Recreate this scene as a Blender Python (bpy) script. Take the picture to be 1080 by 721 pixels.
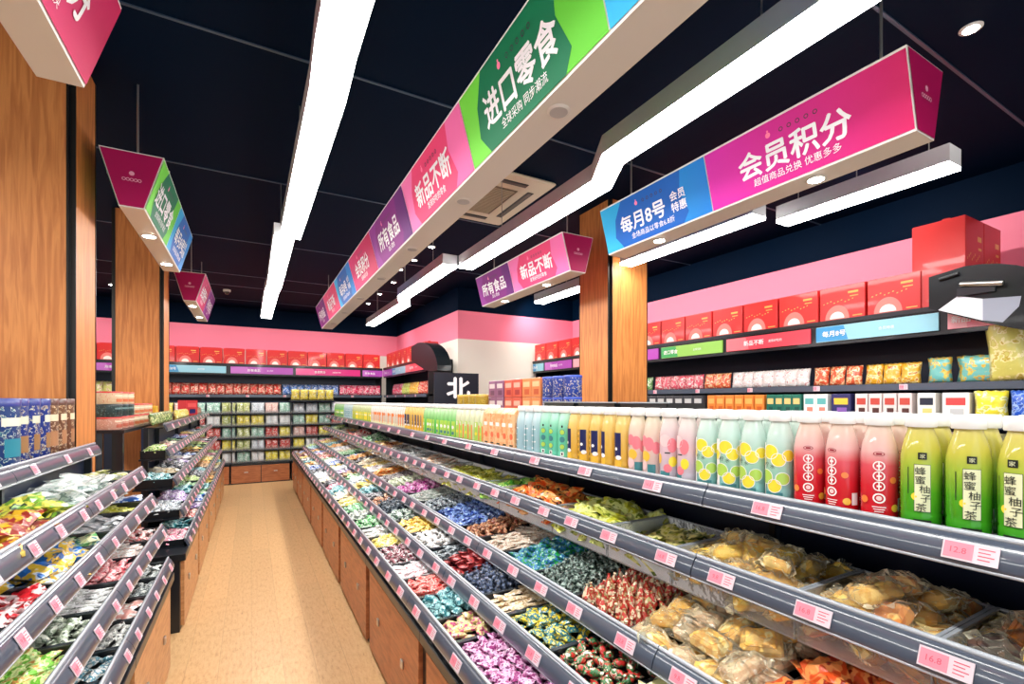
import bpy, math, random
from mathutils import Vector, Matrix, Euler
for o in list(bpy.data.objects): bpy.data.objects.remove(o)
R = math.radians
SC = bpy.context.scene
COL = SC.collection

# ------------------------------------------------------------------ camera, world, exposure
cd = bpy.data.cameras.new('camera'); cam = bpy.data.objects.new('camera', cd); COL.objects.link(cam)
cam.location = (0, 0, 1.5); cam.rotation_euler = (R(90), 0, R(-28.8))
cd.sensor_fit = 'HORIZONTAL'; cd.sensor_width = 36; cd.lens = 36 * 500 / 1080; cd.shift_y = 61.5 / 1080
cd.clip_start = 0.02; cd.clip_end = 60
SC.camera = cam
wd = bpy.data.worlds.new('world'); SC.world = wd; wd.use_nodes = True
wd.node_tree.nodes['Background'].inputs[0].default_value = (0.86, 0.93, 1.0, 1)
wd.node_tree.nodes['Background'].inputs[1].default_value = 1.5
LED = 36.0            # radiance of the LED battens
DOWN = 60.0           # radiance of the small downlights
SC.view_settings.view_transform = 'Standard'; SC.view_settings.look = 'None'
SC.view_settings.exposure = 0.0; SC.view_settings.gamma = 1.0
try: SC.view_settings.use_curve_mapping = False
except Exception: pass
try: SC.cycles.transparent_max_bounces = 24
except Exception: pass

# ------------------------------------------------------------------ helpers: colour and materials
def lin(c):
    out = []
    for x in c[:3]:
        x = x / 255.0
        out.append(x / 12.92 if x <= 0.04045 else ((x + 0.055) / 1.055) ** 2.4)
    return (out[0], out[1], out[2], 1)
MATS = {}
def mat(name, c, rough=0.5, metal=0.0, coat=0.0, trans=0.0, spec=0.5, bump=0.0, bscale=60, emit=0.0, alpha=1.0):
    if name in MATS: return MATS[name]
    m = bpy.data.materials.new(name); m.use_nodes = True; MATS[name] = m
    nt = m.node_tree; b = nt.nodes['Principled BSDF']
    b.inputs['Base Color'].default_value = lin(c); b.inputs['Roughness'].default_value = rough
    b.inputs['Metallic'].default_value = metal; b.inputs['Coat Weight'].default_value = coat
    b.inputs['Coat Roughness'].default_value = 0.06
    b.inputs['Transmission Weight'].default_value = trans; b.inputs['Specular IOR Level'].default_value = spec
    if trans: b.inputs['IOR'].default_value = 1.2
    if emit:
        b.inputs['Emission Color'].default_value = lin(c); b.inputs['Emission Strength'].default_value = emit
    if bump:
        tc = nt.nodes.new('ShaderNodeTexCoord'); nz = nt.nodes.new('ShaderNodeTexNoise'); bp = nt.nodes.new('ShaderNodeBump')
        nz.inputs['Scale'].default_value = bscale; nz.inputs['Detail'].default_value = 3
        bp.inputs['Strength'].default_value = bump; bp.inputs['Distance'].default_value = 0.01
        nt.links.new(tc.outputs['Object'], nz.inputs['Vector']); nt.links.new(nz.outputs['Fac'], bp.inputs['Height'])
        nt.links.new(bp.outputs['Normal'], b.inputs['Normal'])
    return m
def film(name, c=(255, 255, 255), clear=0.75, rough=0.12, bump=0.5, bscale=70):
    """thin clear plastic: mostly see-through with a glossy skin"""
    if name in MATS: return MATS[name]
    m = bpy.data.materials.new(name); m.use_nodes = True; MATS[name] = m
    nt = m.node_tree; b = nt.nodes['Principled BSDF']; out = nt.nodes['Material Output']
    b.inputs['Base Color'].default_value = lin(c); b.inputs['Roughness'].default_value = rough; b.inputs['Specular IOR Level'].default_value = 0.9
    tr = nt.nodes.new('ShaderNodeBsdfTransparent'); mx = nt.nodes.new('ShaderNodeMixShader')
    lw = nt.nodes.new('ShaderNodeFresnel'); lw.inputs['IOR'].default_value = 1.45
    ad = nt.nodes.new('ShaderNodeMath'); ad.operation = 'ADD'; ad.inputs[1].default_value = 1 - clear; ad.use_clamp = True
    nt.links.new(lw.outputs[0], ad.inputs[0]); nt.links.new(ad.outputs[0], mx.inputs[0])
    nt.links.new(tr.outputs[0], mx.inputs[1]); nt.links.new(b.outputs[0], mx.inputs[2]); nt.links.new(mx.outputs[0], out.inputs[0])
    tc = nt.nodes.new('ShaderNodeTexCoord'); nz = nt.nodes.new('ShaderNodeTexNoise'); bp = nt.nodes.new('ShaderNodeBump')
    nz.inputs['Scale'].default_value = bscale; bp.inputs['Strength'].default_value = bump; bp.inputs['Distance'].default_value = 0.01
    nt.links.new(tc.outputs['Object'], nz.inputs['Vector']); nt.links.new(nz.outputs['Fac'], bp.inputs['Height'])
    nt.links.new(bp.outputs['Normal'], b.inputs['Normal']); nt.links.new(bp.outputs['Normal'], lw.inputs['Normal'])
    return m
def ramp(nt, stops, interp='LINEAR'):
    r = nt.nodes.new('ShaderNodeValToRGB'); r.color_ramp.interpolation = interp
    e = r.color_ramp.elements
    while len(e) > 1: e.remove(e[-1])
    e[0].position = stops[0][0]; e[0].color = lin(stops[0][1])
    for p, c in stops[1:]:
        k = e.new(p); k.color = lin(c)
    return r
def printed(name, c1, c2, c3, scale=45, rough=0.28, bump=0.35, w=(0.44, 0.58, 0.66)):
    """glossy printed wrapper: base colour with blots of two further inks"""
    if name in MATS: return MATS[name]
    m = mat(name, c1, rough, coat=0.5); nt = m.node_tree; b = nt.nodes['Principled BSDF']
    tc = nt.nodes.new('ShaderNodeTexCoord'); oi = nt.nodes.new('ShaderNodeObjectInfo')
    mu = nt.nodes.new('ShaderNodeMath'); mu.operation = 'MULTIPLY'; mu.inputs[1].default_value = 7.0
    va = nt.nodes.new('ShaderNodeVectorMath'); va.operation = 'ADD'
    nz = nt.nodes.new('ShaderNodeTexNoise'); nz.inputs['Scale'].default_value = scale; nz.inputs['Detail'].default_value = 2.0
    nt.links.new(oi.outputs['Random'], mu.inputs[0]); nt.links.new(tc.outputs['Object'], va.inputs[0]); nt.links.new(mu.outputs[0], va.inputs[1])
    nt.links.new(va.outputs[0], nz.inputs['Vector'])
    rp = ramp(nt, [(0, c1), (w[0], c1), (w[0] + 0.03, c2), (w[1], c2), (w[1] + 0.03, c3), (w[2], c3), (w[2] + 0.03, c1)])
    nt.links.new(nz.outputs['Fac'], rp.inputs[0]); nt.links.new(rp.outputs[0], b.inputs['Base Color'])
    n2 = nt.nodes.new('ShaderNodeTexNoise'); n2.inputs['Scale'].default_value = scale * 1.7
    bp = nt.nodes.new('ShaderNodeBump'); bp.inputs['Strength'].default_value = bump; bp.inputs['Distance'].default_value = 0.01
    nt.links.new(va.outputs[0], n2.inputs['Vector']); nt.links.new(n2.outputs['Fac'], bp.inputs['Height']); nt.links.new(bp.outputs['Normal'], b.inputs['Normal'])
    return m
def wood(name, c1, c2, sc=(14, 14, 0.9), rough=0.35, coat=0.15):
    if name in MATS: return MATS[name]
    m = mat(name, c1, rough, coat=coat); nt = m.node_tree; b = nt.nodes['Principled BSDF']
    tc = nt.nodes.new('ShaderNodeTexCoord'); mp = nt.nodes.new('ShaderNodeMapping'); mp.inputs['Scale'].default_value = sc
    nz = nt.nodes.new('ShaderNodeTexNoise'); nz.inputs['Scale'].default_value = 3.2; nz.inputs['Detail'].default_value = 6; nz.inputs['Distortion'].default_value = 0.6
    mid = tuple((a + d) / 2 for a, d in zip(c1, c2))
    rp = ramp(nt, [(0.3, c2), (0.47, mid), (0.6, c1), (0.75, mid)])
    nt.links.new(tc.outputs['Object'], mp.inputs[0]); nt.links.new(mp.outputs[0], nz.inputs['Vector'])
    nt.links.new(nz.outputs['Fac'], rp.inputs[0]); nt.links.new(rp.outputs[0], b.inputs['Base Color'])
    return m
def grad(name, ca, cb, axis=1, lo=0.0, hi=1.0, rough=0.3):
    """printed colour gradient along one axis of the part's own coordinates"""
    if name in MATS: return MATS[name]
    m = mat(name, ca, 0.55, spec=0.25); nt = m.node_tree; b = nt.nodes['Principled BSDF']
    tc = nt.nodes.new('ShaderNodeTexCoord'); sp = nt.nodes.new('ShaderNodeSeparateXYZ'); mr = nt.nodes.new('ShaderNodeMapRange')
    mr.inputs[1].default_value = lo; mr.inputs[2].default_value = hi
    nt.links.new(tc.outputs['Object'], sp.inputs[0]); nt.links.new(sp.outputs[axis], mr.inputs[0])
    rp = ramp(nt, [(0, ca), (1, cb)]); nt.links.new(mr.outputs[0], rp.inputs[0]); nt.links.new(rp.outputs[0], b.inputs['Base Color'])
    return m

# ------------------------------------------------------------------ helpers: meshes
class MB:
    def __init__(s): s.v = []; s.f = []; s.m = []; s.sm = []
    def add(s, vs, fs, mi=0, smooth=False, M=None):
        b = len(s.v)
        s.v += [tuple(M @ Vector(p)) if M is not None else tuple(p) for p in vs]
        for f in fs: s.f.append(tuple(i + b for i in f)); s.m.append(mi); s.sm.append(smooth)
        return s
    def box(s, x0, y0, z0, x1, y1, z1, mi=0, M=None, ch=0.0):
        if ch <= 0:
            v = [(x0, y0, z0), (x1, y0, z0), (x1, y1, z0), (x0, y1, z0), (x0, y0, z1), (x1, y0, z1), (x1, y1, z1), (x0, y1, z1)]
            return s.add(v, [(0, 3, 2, 1), (4, 5, 6, 7), (0, 1, 5, 4), (1, 2, 6, 5), (2, 3, 7, 6), (3, 0, 4, 7)], mi, False, M)
        # chamfered vertical and top/bottom edges: three stacked octagon rings
        def ring(k, z): return [(x0 + k + ch, y0 + k, z), (x1 - k - ch, y0 + k, z), (x1 - k, y0 + k + ch, z), (x1 - k, y1 - k - ch, z),
                                (x1 - k - ch, y1 - k, z), (x0 + k + ch, y1 - k, z), (x0 + k, y1 - k - ch, z), (x0 + k, y0 + k + ch, z)]
        rs = ring(ch, z0) + ring(0, z0 + ch) + ring(0, z1 - ch) + ring(ch, z1)
        fs = [tuple(range(7, -1, -1)), tuple(range(24, 32))]
        for r in range(3):
            for i in range(8): fs.append((r * 8 + i, r * 8 + (i + 1) % 8, r * 8 + 8 + (i + 1) % 8, r * 8 + 8 + i))
        return s.add(rs, fs, mi, False, M)
    def prism_y(s, prof, y0, y1, mi=0, M=None, smooth=False):
        """closed x-z profile (anticlockwise seen from -y) swept along y"""
        n = len(prof); v = [(x, y0, z) for x, z in prof] + [(x, y1, z) for x, z in prof]
        f = [tuple(range(n)), tuple(range(2 * n - 1, n - 1, -1))]
        s.add(v, f, mi, False, M)
        return s.add(v, [(i, i + n, (i + 1) % n + n, (i + 1) % n) for i in range(n)], mi, smooth, M)
    def poly(s, pts, mi=0, M=None): return s.add(pts, [tuple(range(len(pts)))], mi, False, M)
    def lathe(s, prof, n=16, mi=0, M=None, smooth=True, cap=True):
        v = []; f = []
        for r, z in prof:
            for k in range(n): a = 2 * math.pi * k / n; v.append((r * math.cos(a), r * math.sin(a), z))
        for i in range(len(prof) - 1):
            for k in range(n): f.append((i * n + k, i * n + (k + 1) % n, (i + 1) * n + (k + 1) % n, (i + 1) * n + k))
        s.add(v, f, mi, smooth, M)
        if cap:
            s.add(v[:n], [tuple(range(n - 1, -1, -1))], mi, False, M); s.add(v[-n:], [tuple(range(n))], mi, False, M)
        return s
    def mesh(s, name):
        me = bpy.data.meshes.new(name); me.from_pydata(s.v, [], s.f)
        me.polygons.foreach_set('material_index', s.m); me.polygons.foreach_set('use_smooth', s.sm); me.update()
        return me
    def build(s, name, mats, parent=None, loc=(0, 0, 0), rz=0.0):
        me = s.mesh(name)
        for m in (mats if isinstance(mats, (list, tuple)) else [mats]): me.materials.append(m)
        return put(name, me, parent, loc, rz)
def put(name, me, parent=None, loc=(0, 0, 0), rz=0.0):
    o = bpy.data.objects.new(name, me); COL.objects.link(o); o.location = loc
    o.rotation_euler = rz if isinstance(rz, (tuple, Euler)) else (0, 0, rz)
    if parent: o.parent = parent
    return o
def empty(name, loc=(0, 0, 0), rz=0.0):
    o = bpy.data.objects.new(name, None); COL.objects.link(o); o.location = loc; o.rotation_euler = (0, 0, rz); o.empty_display_size = 0.1
    return o
def tag(o, label, cat, group=None, kind=None):
    o['label'] = label; o['category'] = cat
    if group: o['group'] = group
    if kind: o['kind'] = kind
    return o
def struct(o): o['kind'] = 'structure'; return o
def dup(o, loc, rz=None, label=None, group=None):
    c = o.copy(); COL.objects.link(c); c.location = loc
    if rz is not None: c.rotation_euler = rz if isinstance(rz, (tuple, Euler)) else (0, 0, rz)
    if label: c['label'] = label
    if group: c['group'] = group
    for ch in o.children:
        d = ch.copy(); COL.objects.link(d); d.parent = c
        for g in ch.children:
            e = g.copy(); COL.objects.link(e); e.parent = d
    return c
TXT = {}
def text_data(s, bold=0.0):
    """glyph outlines of the built-in font, 1 unit high, centred: (verts, faces)"""
    if (s, bold) in TXT: return TXT[(s, bold)]
    cu = bpy.data.curves.new('lettering', 'FONT'); cu.body = s; cu.size = 1.0; cu.offset = bold; cu.fill_mode = 'FRONT'; cu.resolution_u = 3
    o = bpy.data.objects.new('lettering_source', cu); COL.objects.link(o)
    dg = bpy.context.evaluated_depsgraph_get(); me = bpy.data.meshes.new_from_object(o.evaluated_get(dg))
    vs = [tuple(v.co) for v in me.vertices]; fs = [tuple(p.vertices) for p in me.polygons]
    bpy.data.objects.remove(o); bpy.data.meshes.remove(me)
    if vs:
        xs = [v[0] for v in vs]; ys = [v[1] for v in vs]; cx = (min(xs) + max(xs)) / 2; cy = (min(ys) + max(ys)) / 2; h = max(ys) - min(ys)
        vs = [((v[0] - cx), (v[1] - cy)) for v in vs]
    TXT[(s, bold)] = (vs, fs); return TXT[(s, bold)]
def letters(mb, s, size, org, xd, yd, mi=0, bold=0.02, wide=1.0):
    vs, fs = text_data(s, 0.0); o = Vector(org); xd = Vector(xd).normalized(); yd = Vector(yd).normalized(); nn = xd.cross(yd)
    b = bold * 1.1
    for i, (dx, dy) in enumerate(((0, 0), (b, 0), (-b, 0), (0, b), (0, -b)) if bold > 0.008 else ((0, 0),)):   # heavier strokes
        mb.add([o + xd * ((x + dx) * size * wide) + yd * ((y + dy) * size) + nn * (0.00012 * i) for x, y in vs], fs, mi)

random.seed(7)
# ------------------------------------------------------------------ materials of the place
M_white = mat('white_laminate', (226, 222, 216), 0.45)
M_cream = mat('cream_wall_paint', (232, 226, 216), 0.7)
M_pink = mat('pink_wall_paint', (244, 128, 156), 0.6)
M_navy = mat('navy_black_paint', (0, 17, 38), 0.6, spec=0.04)
M_black = mat('black_metal', (14, 20, 28), 0.35, coat=0.2)
M_blackpl = mat('black_plastic', (17, 21, 26), 0.3, coat=0.3)
M_darkpanel = mat('dark_navy_panel', (18, 34, 64), 0.4)
M_lip = mat('grey_label_channel', (70, 79, 94), 0.28, coat=0.7)
M_bead = mat('clear_grey_bead', (176, 182, 190), 0.18, coat=0.6)
M_oak = wood('orange_oak', (212, 138, 72), (178, 104, 48), rough=0.5, coat=0.0)
M_cab = wood('cabinet_oak', (184, 112, 68), (150, 84, 48), sc=(2, 2.5, 14), rough=0.4)
M_steel = mat('brushed_steel', (200, 198, 192), 0.3, metal=0.9)
M_bronze = mat('dark_edge_strip', (58, 54, 50), 0.35, metal=0.8)
M_led = mat('led_diffuser', (255, 254, 250), 0.5, emit=LED)
M_house = mat('light_housing_grey', (186, 186, 188), 0.5)
M_lamp = mat('downlight_glow', (255, 250, 238), 0.4, emit=DOWN)
M_tagw = mat('tag_paper', (222, 204, 212), 0.5)
M_tagp = mat('tag_pink', (236, 140, 158), 0.5)
M_tagr = mat('tag_ink', (214, 84, 108), 0.5)
M_letter = mat('white_lettering', (244, 240, 244), 0.4)
M_ink = mat('dark_ink', (30, 26, 30), 0.5)
M_clear = film('clear_tray_plastic', (245, 248, 250), 0.94, 0.1, 0.25, 25)
M_film = film('clear_bag_film', (255, 250, 226), 0.96, 0.10, 0.7, 40)
M_red = mat('carton_red', (204, 34, 34), 0.4, coat=0.2)
M_gold = mat('gold_print', (226, 170, 84), 0.4)
M_palepink = mat('pale_pink_print', (228, 124, 116), 0.5)
M_whiteprint = mat('white_print', (244, 238, 230), 0.5)

# floor: pale oak-look vinyl
def floor_mat():
    m = mat('pale_oak_floor', (226, 184, 140), 0.38); nt = m.node_tree; b = nt.nodes['Principled BSDF']
    tc = nt.nodes.new('ShaderNodeTexCoord'); mp = nt.nodes.new('ShaderNodeMapping'); mp.inputs['Scale'].default_value = (40, 9, 1)
    nz = nt.nodes.new('ShaderNodeTexNoise'); nz.inputs['Scale'].default_value = 1.6; nz.inputs['Detail'].default_value = 8; nz.inputs['Roughness'].default_value = 0.75
    rp = ramp(nt, [(0.30, (164, 120, 76)), (0.43, (204, 160, 110)), (0.6, (216, 176, 126)), (0.75, (192, 148, 98))])
    br = nt.nodes.new('ShaderNodeTexBrick'); br.inputs['Scale'].default_value = 1.0; br.inputs['Brick Width'].default_value = 1.2; br.inputs['Row Height'].default_value = 0.16
    br.inputs['Mortar Size'].default_value = 0.0015; br.inputs['Color1'].default_value = (1, 1, 1, 1); br.inputs['Color2'].default_value = (0.9, 0.9, 0.9, 1); br.inputs['Mortar'].default_value = (0.72, 0.7, 0.68, 1)
    m2 = nt.nodes.new('ShaderNodeMapping'); m2.inputs['Rotation'].default_value = (0, 0, R(90))
    mx = nt.nodes.new('ShaderNodeMix'); mx.data_type = 'RGBA'; mx.blend_type = 'MULTIPLY'; mx.inputs[0].default_value = 1
    nt.links.new(tc.outputs['Object'], mp.inputs[0]); nt.links.new(mp.outputs[0], nz.inputs['Vector']); nt.links.new(nz.outputs['Fac'], rp.inputs[0])
    nt.links.new(tc.outputs['Object'], m2.inputs[0]); nt.links.new(m2.outputs[0], br.inputs['Vector'])
    nt.links.new(rp.outputs[0], mx.inputs[6]); nt.links.new(br.outputs['Color'], mx.inputs[7]); nt.links.new(mx.outputs[2], b.inputs['Base Color'])
    return m
# ------------------------------------------------------------------ room shell
H = 3.30
struct(MB().box(-5, -3, -0.1, 5.3, 10.9, 0).build('floor', floor_mat()))
struct(MB().box(-5, -3, H, 5.3, 10.9, H + 0.1).build('ceiling', M_navy))
def wall(name, x0, y0, x1, y1):
    mb = MB(); mb.box(x0, y0, 0, x1, y1, 2.48, 0); mb.box(x0, y0, 2.48, x1, y1, 2.93, 1); mb.box(x0, y0, 2.93, x1, y1, H, 2)
    return struct(mb.build(name, [M_cream, M_pink, M_navy]))
wall('wall_back', -5, 10.6, 2.87, 10.8)
wall('wall_left', -5.1, -3, -5.0, 10.8)
wall('wall_right', 5.1, -3, 5.25, 7.0)
wall('wall_right_rear', 2.87, 7.0, 5.25, 10.8)
for k, y in enumerate((1.1, 2.73, 4.37, 6.15, 7.86, 8.64, 9.8)):
    mb = MB(); mb.box(-5, y - 0.008, H - 0.006, 5.1, y + 0.008, H, 0)
    struct(mb.build('trim_%d' % (k + 1), mat('ceiling_joint', (70, 88, 108), 0.35, metal=0.4)))
struct(MB().box(-5, 10.585, 0, 2.87, 10.6, 0.1).build('baseboard_back', M_black))

def column(x0, y0, x1, y1, name='wood_column'):
    e = struct(empty(name, (x0, y0, 0))); w, d = x1 - x0, y1 - y0; t = 0.018; g = 0.028
    MB().box(t, t, 0, w - t, d - t, H).build('core', M_black, e)
    # wood panels on the four sides leave dark slits at the corners
    MB().box(g, 0, 0.02, w - g, t, H - 0.002).build('panel', M_oak, e)
    MB().box(g, d - t, 0.02, w - g, d, H - 0.002).build('panel', M_oak, e)
    MB().box(0, g, 0.02, t, d - g, H - 0.002).build('panel', M_oak, e)
    MB().box(w - t, g, 0.02, w, d - g, H - 0.002).build('panel', M_oak, e)
    for x in (g - 0.007, w - g): MB().box(x, -0.003, 0.02, x + 0.007, t, H - 0.002).build('metal_edge', M_bronze, e)
    for y in (g - 0.007, d - g):
        MB().box(-0.003, y, 0.02, t, y + 0.007, H - 0.002).build('metal_edge', M_bronze, e); MB().box(w - t, y, 0.02, w + 0.003, y + 0.007, H - 0.002).build('metal_edge', M_bronze, e)
    return e
column(-1.18, 3.14, -0.78, 3.54)
column(-1.14, 5.66, -0.75, 6.05)
column(2.80, 3.28, 3.27, 3.75)
# ------------------------------------------------------------------ LED battens
def batten(pts, label, z=2.70, w=0.14, h=0.11):
    """pts = centre line of the zigzag; one housing with one diffuser under it"""
    e = empty('ceiling_light', (pts[0][0], pts[0][1], z)); e['label'] = label; e['category'] = 'light'
    n = len(pts); hs = MB(); df = MB()
    X = lambda p: p[0] - pts[0][0]
    Y = lambda p: p[1] - pts[0][1]
    for i in range(n - 1):
        a, b = pts[i], pts[i + 1]; xa, ya, xb, yb = X(a), Y(a), X(b), Y(b)
        k = w / 2
        v = [(xa - k, ya, 0.018), (xa + k, ya, 0.018), (xb + k, yb, 0.018), (xb - k, yb, 0.018), (xa - k, ya, h), (xa + k, ya, h), (xb + k, yb, h), (xb - k, yb, h)]
        fs = [(4, 5, 6, 7), (1, 2, 6, 5), (3, 0, 4, 7)]
        if i == 0: fs.append((0, 1, 5, 4))
        if i == n - 2: fs.append((2, 3, 7, 6))
        hs.add(v, fs)
        k = w / 2 - 0.004
        df.add([(xa - k, ya, 0), (xb - k, yb, 0), (xb + k, yb, 0), (xa + k, ya, 0), (xa - k, ya, 0.020), (xb - k, yb, 0.020), (xb + k, yb, 0.020), (xa + k, ya, 0.020)], [(0, 1, 2, 3), (0, 4, 5, 1), (3, 2, 6, 7)])
    hs.build('housing', M_house, e); df.build('diffuser', M_led, e)
    for t in (0.12, 0.5, 0.88):
        i = min(int(t * (n - 1)), n - 2); xa = X(pts[0]) ; L = pts[-1][1] - pts[0][1]
        y = L * t
        for j in range(n - 1):
            if Y(pts[j]) <= y <= Y(pts[j + 1]):
                q = (y - Y(pts[j])) / max(1e-6, Y(pts[j + 1]) - Y(pts[j])); x = X(pts[j]) * (1 - q) + X(pts[j + 1]) * q
        MB().lathe([(0.003, h), (0.003, H - z)], 6, M=Matrix.Translation((x, y, 0))).build('hanging_wire', M_steel, e)
    return e
batten([(0.258, -1.9), (0.258, 1.72), (0.268, 2.0), (0.255, 3.86)], 'long white ceiling light over the aisle, near half with a slight kink')
batten([(0.215, 3.9), (0.215, 5.6), (0.2, 5.95), (0.19, 7.8)], 'far white ceiling light over the aisle, ending before back wall')
batten([(1.59, -1.9), (1.59, 1.84), (1.725, 2.09), (1.715, 4.0)], 'white zigzag ceiling light above the right display, nearest the viewer')
batten([(1.565, 4.0), (1.565, 5.5), (1.70, 5.9), (1.685, 7.8)], 'white zigzag ceiling light above the right display, far one')
batten([(3.18, 1.04), (3.18, 1.95)], 'short white ceiling light behind the pink membership banner', z=2.70)
batten([(2.93, 1.95), (2.93, 3.22)], 'white ceiling light running from pink banner to right oak column', z=2.70)
batten([(3.13, 3.82), (3.13, 5.0)], 'white ceiling light seen left of the right oak column', z=2.70)
batten([(-2.0, 0.5), (-2.0, 3.9)], 'ceiling light left of the left-hand oak columns, nearer one', z=2.70)
batten([(-2.0, 4.3), (-2.0, 8.0)], 'ceiling light left of the left-hand oak columns, farther one', z=2.70)

# ------------------------------------------------------------------ hanging sign boxes
STY = {
 'magenta': dict(a=(214, 40, 168), b=(206, 24, 96), hexc=None, title='会员积分', sub='超值商品兑换 优惠多多'),
 'blue': dict(a=(40, 172, 222), b=(22, 120, 206), hexc=(10, 92, 180), title='每月8号', sub='全场商品以零食6.8折', two=('会员', '特惠')),
 'green': dict(a=(112, 208, 62), b=(96, 196, 52), hexc=(4, 110, 72), title='进口零食', sub='全球采购 同步潮流'),
 'pink': dict(a=(240, 120, 180), b=(232, 104, 164), hexc=(226, 62, 112), title='新品不断', sub='发现好吃的零食'),
 'purple': dict(a=(150, 50, 150), b=(92, 22, 108), hexc=(128, 30, 124), title='所有食品', sub='放心零食'),
 'crimson': dict(a=(222, 52, 120), b=(190, 26, 84), hexc=None, title='会员积分', sub='超值商品兑换'),
 'red': dict(a=(226, 70, 122), b=(214, 40, 96), hexc=None, title='新品不断', sub='发现好吃的'),
}
M_maroon = mat('magenta_end_print', (160, 4, 76), 0.5, spec=0.25)
def sign_box(label, xt0, xt1, xb0, xb1, y0, y1, zt, zb, panels, face, lamps, lit=True, cat='sign', group=None):
    """trapezoid light box running along y; face = -1 print looks to -x, +1 to +x"""
    e = empty('hanging_sign', ((xb0 + xb1) / 2, (y0 + y1) / 2, zb)); tag(e, label, cat, group)
    ox, oy, oz = e.location
    q = lambda x, y, z: (x - ox, y - oy, z - oz)
    body = MB()
    v = [q(xt0, y0, zt), q(xt1, y0, zt), q(xb1, y0, zb), q(xb0, y0, zb), q(xt0, y1, zt), q(xt1, y1, zt), q(xb1, y1, zb), q(xb0, y1, zb)]
    body.add(v, [(0, 4, 5, 1), (3, 2, 6, 7), (0, 3, 7, 4), (1, 5, 6, 2), (0, 1, 2, 3), (4, 7, 6, 5)])
    body.build('case', M_white, e)
    for yy, s in ((y0, -1), (y1, 1)):      # printed end faces
        mb = MB(); c = Vector(q((xt0 + xt1 + xb0 + xb1) / 4, yy, (zt + zb) / 2)); k = 0.96
        pts = [c + (Vector(q(x, yy, z)) - c) * k + Vector((0, s * 0.003, 0)) for x, z in ((xt0, zt), (xt1, zt), (xb1, zb), (xb0, zb))]
        mb.poly(pts if s > 0 else pts[::-1]); en = mb.build('end_panel', M_maroon, e)
        lt = MB(); cc = c + Vector((0, s * 0.0045, 0.01))
        for kx in range(5): ring(lt, cc + Vector(((kx - 2) * 0.017, 0, -0.012)), (1, 0, 0), (0, 0, 1), 0.009, 0.0035)
        disc(lt, cc + Vector((0, 0, 0.022)), (1, 0, 0), (0, 0, 1), 0.012); lt.build('lettering', mat('faded_logo_ink', (226, 150, 176), 0.5), en)
    for fs in (-1, 1):
        xt, xb = (xt0, xb0) if fs < 0 else (xt1, xb1)
        up = (Vector((xt, 0, zt)) - Vector((xb, 0, zb))); L = up.length; up.normalize(); nrm = Vector((0, 1, 0)).cross(up) * (1 if fs > 0 else -1)
        if nrm.x * fs < 0: nrm = -nrm
        xd = Vector((0, 1 if fs > 0 else -1, 0))
        for (ya, yb, st) in panels:
            S = STY[st]; pc = Vector(q((xt + xb) / 2, (ya + yb) / 2, (zt + zb) / 2)); hw = (yb - ya) / 2 - 0.003; hh = L / 2 - 0.010
            pe = MB(); base = pc + nrm * 0.003
            P = lambda a, b, lift=0.0: tuple(xd * (a * hw) + up * (b * hh) + nrm * (0.003 + lift))
            pe.poly([P(-1, -1), P(1, -1), P(1, 1), P(-1, 1)], 0)
            if S['hexc']: pe.poly([P(-0.62, -1, .001), P(0.55, -1, .001), P(0.66, -0.62, .001), P(0.56, 0.2, .001), P(0.62, 1, .001), P(-0.52, 1, .001), P(-0.70, 0.3, .001), P(-0.76, -0.45, .001)], 1)
            mats = [grad('print_' + st + str(fs), S['a'], S['b'], 1, -hw if fs > 0 else hw, hw if fs > 0 else -hw)]
            mats.append(mat('hex_' + st, S['hexc'] or (0, 0, 0), 0.55, spec=0.25))
            po = pe.build('printed_panel', mats, e, tuple(pc))
            if fs != face: continue
            lt = MB(); sz = hh * 0.90
            T = lambda a, b: xd * (a * hw) + up * (b * hh) + nrm * 0.0055
            if 'two' in S:
                letters(lt, S['title'], sz * 0.86, T(-0.16, -0.06), xd, up, 0, 0.02)
                letters(lt, S['two'][0], sz * 0.44, T(0.52, 0.17), xd, up, 0, 0.015); letters(lt, S['two'][1], sz * 0.44, T(0.52, -0.27), xd, up, 0, 0.015)
            else: letters(lt, S['title'], sz, T(-0.02, -0.05), xd, up, 0, 0.022)
            letters(lt, S['sub'], sz * 0.30, T(0.0, -0.66), xd, up, 0, 0.004)
            disc(lt, T(-0.22, 0.60), xd, up, hh * 0.085, 1)
            disc(lt, T(-0.22, 0.72), xd, up, hh * 0.035, 1)
            for k in range(5): ring(lt, T(-0.08 + 0.085 * k, 0.60), xd, up, hh * 0.07, hh * 0.026, 2)
            lt.build('lettering', [M_letter, mat('logo_pink', (250, 120, 160), 0.4), mat('logo_ink', (46, 20, 40), 0.4)], po)
    for y in lamps:
        xm = (xb0 + xb1) / 2; mb = MB(); mb.lathe([(0.042, 0.0), (0.042, -0.004), (0.034, -0.006)], 24, 1, Matrix.Translation(q(xm, y, zb)))
        mb.lathe([(0.033, -0.0065), (0.033, -0.007)], 24, 0, Matrix.Translation(q(xm, y, zb)))
        mb.build('downlight', [M_lamp if lit else M_house, M_white], e)
    for y in (y0 + 0.15, y1 - 0.15):
        MB().lathe([(0.006, zt - zb), (0.006, H - zb)], 8, M=Matrix.Translation(q((xt0 + xt1) / 2, y, zb))).build('hanging_rod', M_steel, e)
    return e
def disc(mb, c, xd, yd, r, mi=0, n=16):
    c = Vector(c); xd = Vector(xd); yd = Vector(yd)
    mb.poly([tuple(c + xd * (r * math.cos(2 * math.pi * k / n)) + yd * (r * math.sin(2 * math.pi * k / n))) for k in range(n)], mi)
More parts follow.
